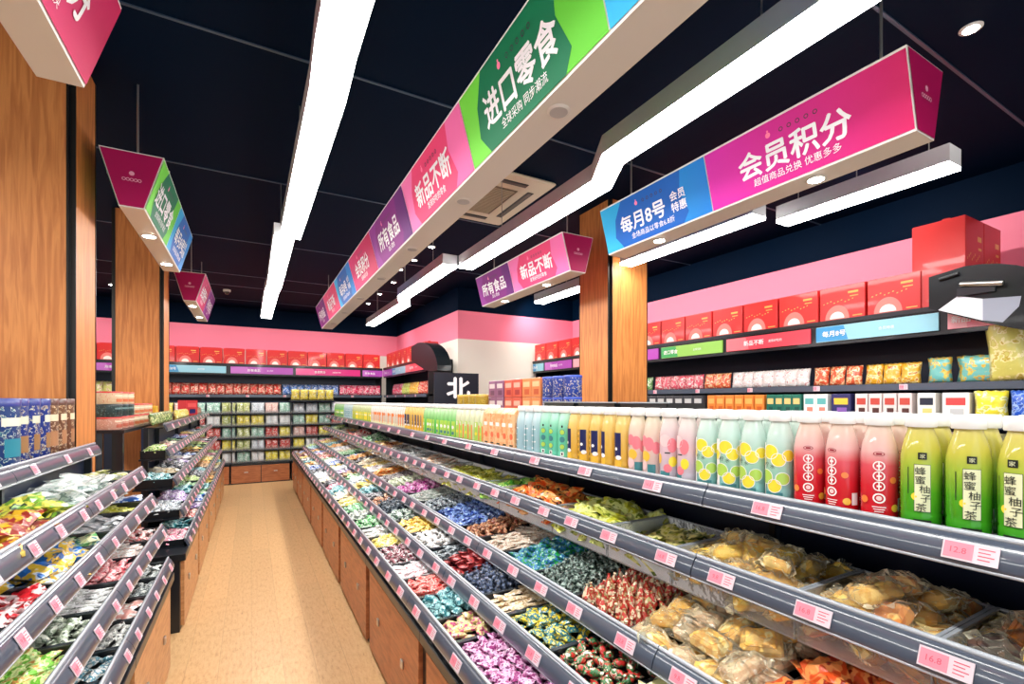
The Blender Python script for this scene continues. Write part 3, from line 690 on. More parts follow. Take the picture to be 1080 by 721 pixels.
t3 = spans(0.22, [(0.46, ('bag', (226, 84, 34), (250, 160, 90), (150, 40, 24), 'orange snack bag')), (0.40, ('loaf', 'pale', 0, 0, 'pale pastry in clear film')), (0.28, ('shell', (240, 226, 190), (200, 60, 50), (180, 170, 110), 'cream-and-red cone candy')),
    (0.26, ('ball', (30, 48, 40), (150, 170, 160), (14, 24, 22), 'dark-green foil candy')), (0.28, ('pillow', (34, 150, 70), (60, 130, 190), (190, 240, 200), 'green-and-blue wrapped candy')),
    (0.26, ('stick', (226, 200, 176), (250, 240, 226), (170, 120, 90), 'peach snack stick')), (0.24, ('twist', (150, 70, 46), (224, 170, 130), (96, 36, 30), 'rust twist-wrapped candy')),
    (0.44, ('pillow', (44, 76, 176), (150, 180, 230), (24, 40, 110), 'blue wrapped candy')), (0.28, ('twist', (50, 60, 74), (190, 200, 206), (24, 30, 40), 'slate twist-wrapped candy')),
    (0.32, ('stick', (236, 234, 228), (170, 180, 170), (250, 250, 250), 'milky snack stick')), (0.32, ('twist', (200, 50, 160), (246, 190, 226), (140, 20, 110), 'magenta twist-wrapped candy')),
    (0.30, ('twist', (206, 216, 170), (240, 244, 226), (120, 140, 90), 'sage twist-wrapped candy')), (0.30, ('stick', (120, 110, 110), (210, 200, 200), (70, 60, 64), 'grey snack stick'))])
t3 = ext(t3, autokinds(20, 37), 0.27, 8.85)
fill_tier(1, RT[2], t3, 'third right row', vis=0.42, near_limit=2.6)
t4 = spans(0.10, [(0.30, ('loaf', 'mixed', 0, 0, 'mixed cake in clear film')), (0.26, ('loaf', 'orange', 0, 0, 'orange-brown cake in clear film')), (0.38, ('loaf', 'gold', 0, 0, 'golden bread in clear film')),
    (0.30, ('sachet', (196, 190, 60), (240, 230, 150), (90, 110, 30), 'gold-and-green snack sachet')), (0.36, ('bag', (214, 214, 60), (240, 244, 150), (130, 150, 30), 'lime-yellow snack bag')),
    (0.50, ('bag', (244, 96, 30), (250, 170, 90), (60, 40, 30), 'bright-orange snack bag')), (0.20, ('bag', (90, 190, 70), (200, 236, 120), (40, 130, 50), 'green snack bag')),
    (0.80, ('sachet', (206, 200, 50), (240, 240, 140), (130, 150, 30), 'yellow-green snack sachet')), (0.70, ('sachet', (236, 200, 170), (250, 244, 236), (206, 120, 70), 'peach-and-white snack sachet')),
    (0.44, ('sachet', (226, 228, 226), (250, 250, 250), (150, 160, 160), 'silver-white snack sachet')), (0.42, ('sachet', (96, 90, 84), (210, 206, 196), (50, 46, 44), 'smoky snack sachet')),
    (0.40, ('sachet', (170, 84, 50), (236, 190, 130), (120, 40, 30), 'russet snack sachet')), (0.40, ('sachet', (214, 196, 70), (240, 236, 170), (150, 130, 40), 'mustard snack sachet'))])
t4 = ext(t4, autokinds(12, 41, ('sachet', 'bag')), 0.42, 8.85)
fill_tier(1, RT[3], t4, 'upper right row', clear=True, vis=0.30, layers=3, lift=0.012, near_limit=3.0)

# ------------------------------------------------------------------ left-hand displays
M_cab2 = wood('cabinet_oak_pale', (206, 150, 100), (178, 120, 74), sc=(2, 2.5, 14), rough=0.4)
for i, (a, b) in enumerate(((0.15, 1.2), (1.2, 2.25), (2.25, 3.27))):
    base_cabinet(-1, -0.394, -0.77, a, b, 0.53, 'pale oak base cabinet under nearer left display, %s from the nearest' % ORD[i], M_cab2)
LT = [(-0.41, 0.61, 0.24, 0.045), (-0.44, 0.80, 0.26, 0.05), (-0.485, 0.975, 0.28, 0.06), (-0.53, 1.13, 0.24, 0.06)]
LTOP = (-0.73, 1.27, 0.16, 0.012)
rack(-1, LT, LTOP, 0.15, 3.29, -0.772, 0.53, 'the nearer left display', 3, None, 3.13)
l1 = spans(1.05, [(0.22, ('sachet', (226, 110, 60), (250, 230, 210), (170, 60, 30), 'coral snack sachet')), (0.22, ('bag', (240, 196, 170), (226, 110, 60), (250, 240, 230), 'salmon snack bag')), (0.22, ('sachet', (200, 206, 206), (240, 244, 244), (60, 80, 80), 'frosty snack sachet')),
    (0.26, ('pillow', (40, 160, 190), (180, 230, 240), (20, 90, 130), 'turquoise wrapped candy')), (0.24, ('pillow', (236, 232, 226), (90, 150, 170), (250, 250, 250), 'white wrapped candy')),
    (0.26, ('twist', (176, 176, 172), (236, 236, 230), (120, 120, 120), 'grey twist-wrapped candy')), (0.26, ('sachet', (240, 236, 232), (226, 170, 160), (250, 250, 250), 'pinkish-white snack sachet')),
    (0.26, ('twist', (226, 230, 226), (130, 140, 140), (250, 250, 250), 'pearly twist-wrapped candy')), (0.28, ('pillow', (170, 178, 174), (236, 238, 236), (120, 126, 126), 'pewter wrapped candy'))])
fill_tier(-1, LT[0], l1, 'lowest row, nearer left display', vis=0.16, layers=1)
l2 = spans(1.0, [(0.30, ('sachet', (206, 60, 110), (250, 230, 236), (150, 24, 70), 'raspberry snack sachet')), (0.26, ('sachet', (226, 206, 210), (170, 50, 70), (250, 246, 246), 'white-and-wine snack sachet')), (0.28, ('pillow', (120, 196, 60), (230, 244, 170), (240, 170, 90), 'bright-green wrapped candy')),
    (0.24, ('twist', (150, 166, 140), (226, 232, 216), (100, 114, 100), 'moss twist-wrapped candy')), (0.30, ('stick', (206, 206, 202), (240, 240, 240), (150, 150, 150), 'silver snack stick')),
    (0.34, ('twist', (236, 110, 120), (250, 200, 200), (200, 50, 70), 'coral-pink twist candy')), (0.28, ('stick', (240, 236, 232), (230, 200, 190), (250, 250, 250), 'snowy snack stick')), (0.28, ('twist', (240, 226, 220), (220, 130, 130), (250, 250, 250), 'blush twist-wrapped candy'))])
fill_tier(-1, LT[1], l2, 'second row, nearer left display', vis=0.18, layers=2)
l3 = spans(0.95, [(0.30, ('sachet', (34, 150, 80), (230, 240, 230), (20, 100, 54), 'green-and-white snack sachet')), (0.30, ('sachet', (24, 140, 76), (236, 244, 238), (200, 206, 200), 'emerald snack sachet')), (0.32, ('sachet', (216, 40, 50), (250, 226, 226), (150, 20, 30), 'red snack sachet')),
    (0.40, ('bag', (46, 116, 200), (240, 200, 70), (220, 236, 250), 'blue-and-yellow snack bag')), (0.22, ('sachet', (110, 180, 110), (240, 240, 200), (60, 130, 160), 'mint snack sachet')),
    (0.40, ('sachet', (232, 230, 232), (180, 184, 190), (250, 250, 250), 'white snack sachet')), (0.26, ('stick', (206, 206, 50), (240, 240, 150), (140, 150, 30), 'yellow-lime snack stick')), (0.13, ('sachet', (50, 100, 180), (220, 232, 250), (24, 50, 120), 'blue snack sachet'))])
fill_tier(-1, LT[2], l3, 'third row, nearer left display', vis=0.20, layers=2)
l4 = spans(0.90, [(0.34, ('bag', (230, 120, 40), (250, 220, 90), (190, 40, 30), 'amber snack bag')), (0.36, ('bag', (222, 60, 40), (250, 206, 190), (160, 30, 30), 'vermilion snack bag')), (0.46, ('bag', (214, 170, 40), (150, 50, 40), (240, 220, 120), 'mustard-yellow snack bag')),
    (0.22, ('bag', (120, 170, 60), (220, 220, 90), (60, 80, 60), 'leaf-green snack bag')), (0.62, ('bag', (190, 206, 200), (236, 240, 236), (130, 150, 146), 'silvery-grey snack bag')), (0.36, ('sachet', (232, 234, 226), (196, 200, 120), (250, 250, 250), 'chalky snack sachet'))])
fill_tier(-1, LT[3], l4, 'upper row, nearer left display', vis=0.225, layers=2)
for i, (a, b) in enumerate(((3.72, 4.75), (4.75, 5.8), (5.8, 6.85), (6.85, 7.9), (7.9, 8.95))):
    base_cabinet(-1, -0.386, -0.74, a, b, 0.505, 'pale oak base cabinet under farther left display, %s from the nearest' % ORD[i], M_cab2)
FT = [(-0.395, 0.56, 0.24, 0.04), (-0.44, 0.73, 0.28, 0.05), (-0.50, 0.933, 0.24, 0.06), (-0.57, 1.126, 0.17, 0.06)]
FST = [0.0, 0.18, 0.33, 0.55, 0.75]
FTOP = (-0.61, 1.31, 0.13, 0.012)
rack(-1, FT, FTOP, 3.9, 8.95, -0.742, 0.505, 'the farther left display', 4, FST)
for ti, (nm, sd) in enumerate((('lowest row, farther left display', 51), ('second row, farther left display', 52), ('third row, farther left display', 56), ('upper row, farther left display', 54))):
    y = 3.93 + FST[ti]; kk = autokinds(14, sd, ('twist', 'pillow', 'sachet', 'cube')); sp = []
    for k in kk: sp.append((y, min(8.93, y + 0.355), k)) if y < 8.7 else None; y += 0.355
    fill_tier(-1, FT[ti], sp, nm, vis=(0.18, 0.20, 0.22, 0.155)[ti], layers=2 if ti else 1)
#--PART3--
# ------------------------------------------------------------------ bottled drinks on the right top shelf
def stops_mat(name, stops, axis=2, lo=0.0, hi=0.215, rough=0.12, trans=0.0, coat=0.7):
    if name in MATS: return MATS[name]
    m = mat(name, stops[0][1], rough, coat=coat, trans=trans); nt = m.node_tree; b = nt.nodes['Principled BSDF']
    tc = nt.nodes.new('ShaderNodeTexCoord'); sp = nt.nodes.new('ShaderNodeSeparateXYZ'); mr = nt.nodes.new('ShaderNodeMapRange')
    mr.inputs[1].default_value = lo; mr.inputs[2].default_value = hi
    nt.links.new(tc.outputs['Object'], sp.inputs[0]); nt.links.new(sp.outputs[axis], mr.inputs[0])
    rp = ramp(nt, stops); nt.links.new(mr.outputs[0], rp.inputs[0]); nt.links.new(rp.outputs[0], b.inputs['Base Color'])
    return m
M_cap = mat('white_cap', (226, 226, 224), 0.4, coat=0.2)
BR = 0.034
BPROF = [(0.026, 0.0), (0.032, 0.003), (0.034, 0.010), (0.0335, 0.030), (0.0325, 0.034), (0.034, 0.040), (0.034, 0.138), (0.0333, 0.150), (0.0300, 0.170), (0.0252, 0.189), (0.0218, 0.200), (0.0205, 0.206), (0.0205, 0.214)]
def curve_pt(s, t, r): return (-r * math.cos(s / BR), -r * math.sin(s / BR), t)
def patch(mb, x0, t0, x1, t1, mi, r=BR + 0.0006, n=8):
    v = []
    for i in range(n + 1):
        a = x0 + (x1 - x0) * i / n; v += [curve_pt(a, t0, r), curve_pt(a, t1, r)]
    mb.add(v, [(2 * i, 2 * i + 2, 2 * i + 3, 2 * i + 1) for i in range(n)], mi, True)
def cdisc(mb, cx, ct, rad, mi, r=BR + 0.0010, sq=1.0, n=18):
    v = [curve_pt(cx, ct, r + 0.0004)]; 
    for q in (0.5, 1.0):
        for k in range(n): a = 2 * math.pi * k / n; v.append(curve_pt(cx + rad * q * math.cos(a), ct + rad * q * sq * math.sin(a), r))
    f = [(0, 1 + k, 1 + (k + 1) % n) for k in range(n)] + [(1 + k, 1 + n + k, 1 + n + (k + 1) % n, 1 + (k + 1) % n) for k in range(n)]
    mb.add(v, f, mi, True)
def cring(mb, cx, ct, rad, w, mi, sq=1.0, n=18, r=BR + 0.0014):
    v = []
    for q in (rad, rad - w):
        for k in range(n): a = 2 * math.pi * k / n; v.append(curve_pt(cx + q * math.cos(a), ct + q * sq * math.sin(a), r))
    mb.add(v, [(k, (k + 1) % n, n + (k + 1) % n, n + k) for k in range(n)], mi, True)
def ctext(mb, s, size, cx, ct, mi, bold=0.01, r=BR + 0.0020):
    vs, fs = text_data(s, 0.0); mb.add([curve_pt(cx + x * size, ct + y * size, r) for x, y in vs], fs, mi)
INKS = [mat('label_cream', (228, 232, 190), 0.4), mat('label_black', (22, 30, 24), 0.4), mat('label_white', (246, 242, 240), 0.4), mat('label_yellow', (240, 222, 56), 0.35, coat=0.4),
        mat('label_lime', (176, 214, 84), 0.35, coat=0.4), mat('label_rose', (238, 128, 140), 0.35, coat=0.4), mat('label_navy', (22, 30, 84), 0.35, coat=0.4), mat('label_amber', (244, 190, 60), 0.35, coat=0.4),
        mat('label_teal', (60, 130, 136), 0.35, coat=0.4), mat('label_palerose', (246, 206, 206), 0.35, coat=0.4), mat('label_wine', (150, 30, 50), 0.4), mat('label_orange', (240, 132, 60), 0.35, coat=0.4)]
CREAM, BLK, WHT, YEL, LIME, ROSE, NAVY, AMB, TEAL, PROSE, WINE, ORA = range(12)
def lab_honey(mb):
    patch(mb, -0.013, 0.036, 0.013, 0.132, BLK); patch(mb, -0.0122, 0.0368, 0.0122, 0.1312, CREAM, BR + 0.0010)
    for i, ch in enumerate('蜂蜜柚子茶'): ctext(mb, ch, 0.0175, (-0.003, -0.003, 0.003, 0.005, -0.002)[i], 0.119 - i * 0.0185, BLK, 0.004)
    patch(mb, -0.007, 0.142, 0.007, 0.156, BLK); ctext(mb, '家', 0.009, 0, 0.149, CREAM, 0.0)
    cdisc(mb, -0.010, 0.066, 0.008, YEL, BR + 0.0008); patch(mb, -0.014, 0.012, 0.014, 0.020, BLK); patch(mb, 0.048, 0.03, 0.064, 0.056, WHT)
    for k in range(7): patch(mb, 0.050 + 0.002 * k, 0.032, 0.0508 + 0.002 * k, 0.054, BLK, BR + 0.001, 2)
    patch(mb, -0.024, 0.07, -0.0225, 0.125, BLK, n=2)
def lab_pink(mb):
    cring(mb, 0, 0.146, 0.010, 0.0016, WINE, 0.5); patch(mb, -0.005, 0.144, 0.005, 0.148, WINE)
    for k in range(3): cring(mb, 0.0, 0.120 - k * 0.022, 0.0105, 0.0022, WHT); patch(mb, -0.004, 0.118 - k * 0.022, 0.004, 0.122 - k * 0.022, WHT, BR + 0.0012); patch(mb, -0.0012, 0.112 - k * 0.022, 0.0012, 0.128 - k * 0.022, WHT, BR + 0.0013, 2)
    cring(mb, 0, 0.050, 0.011, 0.003, WHT); cdisc(mb, 0, 0.050, 0.005, PROSE); cdisc(mb, 0.026, 0.090, 0.007, ORA); cdisc(mb, -0.028, 0.045, 0.008, ORA); cdisc(mb, 0.03, 0.03, 0.008, AMB)
    for k in range(3): patch(mb, -0.012 + 0.002 * k, 0.030 - k * 0.005, 0.012 - 0.002 * k, 0.0318 - k * 0.005, WHT, BR + 0.001)
    patch(mb, 0.040, 0.022, 0.054, 0.050, WHT)
def lab_lime(mb):
    patch(mb, -0.046, 0.012, -0.018, 0.150, WHT)
    for c, t, r_, m in ((0.000, 0.128, 0.020, YEL), (0.020, 0.108, 0.018, YEL), (-0.012, 0.062, 0.020, LIME), (0.010, 0.040, 0.018, YEL), (0.030, 0.060, 0.017, LIME), (-0.030, 0.105, 0.016, YEL), (0.044, 0.120, 0.016, YEL)):
        cdisc(mb, c, t, r_, m, BR + 0.0008 + 0.00015 * (abs(c) * 100 % 3)); cring(mb, c, t, r_, 0.0018, WHT, r=BR + 0.0016)
    ctext(mb, '柠', 0.014, -0.010, 0.095, BLK, 0.0); ctext(mb, '水', 0.012, 0.006, 0.090, BLK, 0.0); patch(mb, -0.040, 0.030, -0.030, 0.052, BLK, BR + 0.001)
    patch(mb, -0.012, 0.012, 0.030, 0.024, TEAL)
def lab_peach(mb):
    cdisc(mb, -0.010, 0.122, 0.015, ROSE, sq=1.3); cdisc(mb, 0.012, 0.112, 0.017, ROSE, BR + 0.0013, 1.4); cdisc(mb, -0.004, 0.070, 0.019, AMB); cdisc(mb, -0.012, 0.040, 0.016, PROSE, sq=1.2); patch(mb, 0.006, 0.012, 0.034, 0.044, TEAL)
    ctext(mb, '桃', 0.014, -0.022, 0.102, BLK, 0.0); cdisc(mb, 0.036, 0.1, 0.014, ROSE, sq=1.5)
def lab_grape(mb):
    cdisc(mb, 0.018, 0.115, 0.015, ROSE, sq=1.6); cdisc(mb, 0.02, 0.062, 0.013, YEL, sq=1.3); cdisc(mb, 0.004, 0.040, 0.014, ROSE); cdisc(mb, -0.028, 0.07, 0.010, AMB, sq=1.7); patch(mb, -0.024, 0.016, 0.010, 0.030, TEAL)
    patch(mb, -0.006, 0.088, 0.012, 0.092, BLK); cdisc(mb, -0.006, 0.13, 0.02, PROSE)
def lab_navy(mb):
    patch(mb, -0.016, 0.052, 0.014, 0.142, NAVY); patch(mb, -0.032, 0.01, -0.021, 0.150, AMB)
    for k in range(6): patch(mb, -0.030, 0.020 + 0.022 * k, -0.023, 0.032 + 0.022 * k, BLK, BR + 0.001, 2)
    cdisc(mb, 0.004, 0.050, 0.012, WHT, BR + 0.0012, 0.7); cdisc(mb, -0.006, 0.082, 0.006, WHT, BR + 0.0012); patch(mb, -0.016, 0.01, 0.016, 0.04, AMB)
def lab_mint(mb):
    for k in range(3): cdisc(mb, 0, 0.058 + 0.032 * k, 0.011, TEAL if k == 1 else LIME); cring(mb, 0, 0.058 + 0.032 * k, 0.013, 0.002, TEAL)
    patch(mb, -0.008, 0.018, 0.008, 0.036, WHT); patch(mb, -0.004, 0.022, 0.004, 0.032, BLK, BR + 0.001); patch(mb, -0.004, 0.142, 0.004, 0.152, BLK)
def lab_ice(mb):
    for k in range(4): patch(mb, -0.014 + 0.006 * (k % 2), 0.03 + 0.03 * k, 0.004 + 0.008 * (k % 2), 0.036 + 0.03 * k, WHT)
    patch(mb, -0.003, 0.02, 0.003, 0.14, TEAL)
def lab_citrus(mb): patch(mb, -0.014, 0.02, 0.014, 0.13, LIME); cdisc(mb, 0, 0.06, 0.010, YEL); patch(mb, 0.018, 0.02, 0.026, 0.11, ORA); patch(mb, -0.004, 0.1, 0.004, 0.126, WHT, BR + 0.001)
def lab_green(mb): patch(mb, -0.02, 0.02, 0.02, 0.12, LIME); cdisc(mb, 0, 0.08, 0.012, WHT); patch(mb, -0.012, 0.03, 0.012, 0.05, TEAL, BR + 0.001)
def lab_orange(mb): cdisc(mb, 0.0, 0.12, 0.018, ORA); patch(mb, -0.006, 0.03, 0.006, 0.11, ORA); patch(mb, -0.022, 0.02, 0.022, 0.045, CREAM)
def lab_lemon(mb): patch(mb, -0.02, 0.03, 0.02, 0.12, YEL); cdisc(mb, 0, 0.09, 0.01, WHT)
BOT = {'honey': ('green honey tea bottle with yellow neck', [(0, (44, 156, 30)), (0.35, (92, 178, 40)), (0.58, (164, 196, 66)), (0.76, (206, 200, 84)), (1, (216, 202, 124))], lab_honey),
       'pink': ('red drink bottle fading to pale pink neck', [(0, (216, 18, 32)), (0.35, (224, 44, 58)), (0.56, (230, 92, 104)), (0.7, (236, 188, 184)), (1, (226, 206, 186))], lab_pink),
       'lime': ('clear lemon-slice drink bottle', [(0, (130, 200, 204)), (0.4, (172, 220, 196)), (0.75, (202, 228, 218)), (1, (212, 224, 214))], lab_lime),
       'grape': ('clear drink bottle printed with pink fruit', [(0, (206, 204, 216)), (0.5, (236, 200, 210)), (1, (222, 214, 204))], lab_grape),
       'peach': ('drink bottle printed with peaches and a yellow disc', [(0, (230, 204, 198)), (0.5, (242, 208, 196)), (1, (224, 216, 190))], lab_peach),
       'navy': ('amber drink bottle with navy block', [(0, (238, 186, 70)), (0.5, (240, 196, 90)), (1, (232, 208, 140))], lab_navy),
       'mint': ('mint-green drink bottle with ring dots', [(0, (124, 224, 192)), (0.5, (110, 218, 176)), (1, (200, 236, 220))], lab_mint),
       'ice': ('pale blue-grey water bottle', [(0, (186, 218, 226)), (0.5, (174, 210, 220)), (1, (214, 230, 230))], lab_ice),
       'citrus': ('pale yellow-green citrus drink bottle', [(0, (206, 226, 150)), (0.5, (222, 232, 180)), (1, (232, 234, 214))], lab_citrus),
       'leaf': ('bright green tea drink bottle', [(0, (84, 196, 84)), (0.5, (120, 214, 110)), (1, (206, 230, 190))], lab_green),
       'white': ('white drink bottle with orange mark', [(0, (236, 222, 186)), (0.5, (238, 232, 222)), (1, (240, 236, 230))], lab_orange),
       'lemon': ('yellow-green drink bottle near the far end', [(0, (150, 190, 90)), (0.5, (190, 206, 110)), (1, (226, 230, 206))], lab_lemon)}
BPROTO = {}
def bottle(kind, x, y, z, rz, row):
    desc, stops, lab = BOT[kind]
    label = '%s in the %s row, right top shelf' % (desc, row)
    if kind not in BPROTO:
        mb = MB(); mb.lathe(BPROF, 20); o = mb.build('drink_bottle', stops_mat('drink_' + kind, stops, trans=0.14), None, (x, y, z), rz)
        cb = MB(); cb.lathe([(0.0255, 0.207), (0.0265, 0.210), (0.0265, 0.230), (0.0245, 0.2335), (0.004, 0.234)], 24); cb.build('cap', M_cap, o)
        lb = MB(); lab(lb); lb.build('printed_label', INKS, o)
        tag(o, label, 'bottle', desc + 's, ' + row + ' row'); BPROTO[kind] = o
        return o
    return dup(BPROTO[kind], (x, y, z), rz, label, desc + 's, ' + row + ' row')
SEQ = [('honey', 3), ('pink', 3), ('lime', 4), ('grape', 2), ('peach', 2), ('navy', 5), ('mint', 3), ('ice', 3), ('carton', 5), ('citrus', 6), ('leaf', 9), ('navy2', 7), ('white', 18), ('lemon', 15), ('ice2', 9), ('leaf2', 12)]
SHELF_Z = 1.238
M_carton = printed('juice_carton_print', (240, 176, 120), (246, 196, 146), (236, 150, 92), scale=20)
cart = None; y = 0.305
for kind, n in SEQ:
    for k in range(n):
        if y > 8.82: break
        for ri, rx in enumerate((1.222, 1.296)):
            rd = random.Random(int(y * 1000) + ri); row = ('front', 'rear')[ri]; rz = rd.uniform(-0.45, 0.35) + 0.15
            if ri and y > 3.2 and k % 2: continue
            if kind == 'carton':
                if cart is None:
                    mb = MB(); mb.box(-0.033, -0.036, 0, 0.033, 0.036, 0.19, 0, ch=0.003)
                    mb.prism_y([(-0.032, 0.19), (0.032, 0.19), (0.004, 0.218), (-0.004, 0.218)], -0.035, 0.035, 0)
                    cart = mb.build('juice_carton', M_carton, None, (rx, y, SHELF_Z)); tag(cart, 'orange peach-print juice carton in the %s row of the right top shelf' % row, 'carton', 'peach juice cartons, front row')
                    fr = MB(); disc(fr, (-0.0338, -0.008, 0.07), (0, -1, 0), (0, 0, 1), 0.017, 1); fr.box(-0.0338, -0.02, 0.12, -0.0332, 0.02, 0.14, 0); fr.box(-0.0338, -0.026, 0.02, -0.0332, 0.01, 0.028, 2)
                    fr.build('front_print', [INKS[WHT], mat('peach_print', (236, 110, 70), 0.35), INKS[BLK]], cart)
                else: dup(cart, (rx, y, SHELF_Z), None, 'orange peach-print juice carton in the %s row of the right top shelf' % row, 'peach juice cartons, %s row' % row)
            else:
                kk = kind.rstrip('2'); o = bottle(kk, rx, y, SHELF_Z, rz, row)
                if kind.endswith('2'): o['label'] = BOT[kk][0] + ' standing far back in the %s row, right shelf' % row; o['group'] = BOT[kk][0] + 's, far ' + row + ' row'
        y += 0.075

# ------------------------------------------------------------------ things that stand on shelves: cartons, tubs, tins, pouches
GC = {}
def gift_carton(loc, rz, w, d, h, label, group):
    key = (w, d, h)
    if key not in GC:
        mb = MB(); mb.box(-w / 2, 0, 0, w / 2, d, h, 0, ch=0.004); o = mb.build('gift_carton', M_red, None, loc, rz); tag(o, label, 'carton', group)
        p = MB(); y = -0.0012
        v = []
        for k in range(17): a = math.pi * k / 16; v.append((-0.10 * w - 0.27 * w * math.cos(a), y, 0.02 * h + 0.42 * h * math.sin(a)))
        p.poly(v[::-1], 0); v = []
        for k in range(17): a = math.pi * k / 16; v.append((-0.10 * w - 0.16 * w * math.cos(a), y - 0.0006, 0.04 * h + 0.20 * h * math.sin(a)))
        p.poly(v[::-1], 1)
        for a0, b0, a1, b1 in ((0.14, 0.74, 0.36, 0.80), (0.18, 0.64, 0.36, 0.67), (0.24, 0.06, 0.44, 0.09)): p.poly([(a0 * w, y, b0 * h), (a1 * w, y, b0 * h), (a1 * w, y, b1 * h), (a0 * w, y, b1 * h)], 2)
        for k in range(9): p.poly([(-0.42 * w + 0.08 * w * k, y, 0.5 * h + 0.03 * h * (k % 3)), (-0.39 * w + 0.08 * w * k, y, 0.5 * h + 0.03 * h * (k % 3)), (-0.38 * w + 0.08 * w * k, y, 0.53 * h + 0.03 * h * (k % 3)), (-0.41 * w + 0.08 * w * k, y, 0.53 * h + 0.03 * h * (k % 3))], 2)
        p.build('front_print', [M_palepink, M_whiteprint, M_gold], o)
        fl = MB(); fl.box(-w * 0.44, d * 0.30, h, w * 0.44, d * 0.44, h + 0.012, 0); fl.build('lid_flap', mat('carton_red_flap', (190, 36, 34), 0.45), o)
        GC[key] = o; return o
    return dup(GC[key], loc, rz, label, group)
PB = {}
def snack_pouch(loc, rz, w, h, t, cols, label, group, nm='snack_bag'):
    """standing pillow pouch, crimped at top and bottom, with a printed front"""
    key = (w, h, t, cols)
    if key not in PB:
        v, f = pillow_geo(h, w, t, 0.10, 10, 8, 0.07, int(w * 1000))
        me = bpy.data.meshes.new(nm); me.from_pydata([(b, c, a + h / 2) for a, b, c in v], [], f)
        me.materials.append(printed('pouch_%s' % (cols,), cols[0], cols[1], cols[2], scale=16 / max(0.08, w) * 0.12 * 2.0, w=(0.50, 0.58, 0.63))); me.polygons.foreach_set('use_smooth', [False] * len(f))
        me.polygons.foreach_set('use_smooth', [True] * len(f)); me.update()
        o = put(nm, me, None, loc, rz); tag(o, label, 'snack', group); PB[key] = o; return o
    return dup(PB[key], loc, rz, label, group)
class Run:
    def __init__(s, origin, rz): s.o = Vector(origin); s.rz = rz; s.M = Matrix.Rotation(rz, 3, 'Z')
    def w(s, x, y, z): return tuple(s.o + s.M @ Vector((x, y, z)))
SIGNC = {'blue': ((150, 206, 226), (60, 150, 206), '每月8号'), 'purple': ((176, 70, 180), (196, 110, 200), '所有食品'), 'magenta': ((214, 40, 126), (232, 84, 150), '会员积分'), 'red': ((232, 70, 88), (240, 120, 130), '新品不断'), 'green': ((150, 206, 90), (60, 170, 90), '进口零食'), 'rose': ((240, 130, 150), (244, 170, 180), '新品不断')}
def sign_strip(e, x0, x1, st, z0=1.99, z1=2.115):
    a, b, t = SIGNC[st]; mb = MB(); mb.box(x0, -0.035, z0, x1, -0.020, z1, 0)
    hw = (x1 - x0); mb.poly([(x0, -0.0358, z0 + .004), (x0 + 0.30 * hw, -0.0358, z0 + .004), (x0 + 0.26 * hw, -0.0358, z1 - .004), (x0, -0.0358, z1 - .004)], 1)
    p = mb.build('sign_strip', [mat('strip_%s_a' % st, a, 0.3, coat=0.2), mat('strip_%s_b' % st, b, 0.3, coat=0.2)], e)
    lt = MB(); letters(lt, t, 0.052, ((x0 + 0.17 * hw) if st in ('blue', 'green') else (x0 + 0.36 * hw), -0.037, (z0 + z1) / 2), (1, 0, 0), (0, 0, 1), 0, 0.015)
    sb = {'会员积分': '超值商品兑换', '每月8号': '会员特惠', '新品不断': '发现好吃的', '所有食品': '放心零食', '进口零食': '全球采购'}[t]
    if hw > 0.5: letters(lt, sb, 0.026, (x0 + 0.62 * hw, -0.037, (z0 + z1) / 2), (1, 0, 0), (0, 0, 1), 0, 0.004)
    lt.build('lettering', M_letter, p)
def wall_shelf(label, run, L, depth, signs, shelves, base=0.12):
    e = empty('shelf_unit', run.o, run.rz); tag(e, label, 'shelf')
    MB().box(0, depth - 0.02, base, L, depth, 2.15).build('back_panel', M_darkpanel, e)
    MB().box(0, -0.03, 2.13, L, depth, 2.165).build('top_deck', M_black, e)
    MB().box(0, -0.018, 1.96, L, -0.004, 2.13).build('fascia', M_black, e)
    for z, y0 in shelves:
        MB().box(0, y0, z - 0.03, L, depth - 0.02, z).build('shelf', M_black, e)
        mb = MB(); mb.box(0, y0 - 0.012, z - 0.045, L, y0, z + 0.006); mb.build('label_channel', M_lip, e)
        n = int(L / 0.62)
        for k in range(n):
            o = put('price_tag', TAGS[k % 3], e, (0.3 + k * 0.62, y0 - 0.0135, z - 0.02), R(-90))
    for x in (0.0, L - 0.025): MB().box(x, 0.03, base, x + 0.025, depth, 2.13).build('upright', M_black, e)
    MB().box(0, 0.0, 0, L, depth, base).build('plinth', M_black, e)
    for x0, x1, st in signs: sign_strip(e, x0, x1, st)
    return e
# --- right wall run (faces -x): local x = towards the camera
RW = Run((4.25, 6.95, 0), R(-90))
ry = lambda Y: 6.95 - Y
sg = [(ry(2.29), ry(1.47), 'blue'), (ry(3.16), ry(2.34), 'red'), (ry(4.03), ry(3.21), 'green'), (ry(4.9), ry(4.08), 'purple'), (ry(5.77), ry(4.95), 'rose'), (ry(6.55), ry(5.82), 'purple'), (ry(6.92), ry(6.6), 'blue'), (ry(1.42), ry(1.08), 'rose')]
wall_shelf('dark wall shelf on the right wall topped by red cartons', RW, 5.95, 0.55, sg, [(1.62, 0.02), (1.36, -0.08), (0.95, -0.12), (0.55, -0.12)])
k = 0; Y = 6.75
while Y > 1.6:
    gift_carton(RW.w(ry(Y), 0.0, 2.166), RW.rz, 0.34, 0.22, 0.275, 'red carton with pale round print, lined up on right wall shelf', 'red cartons on right wall shelf'); Y -= 0.357
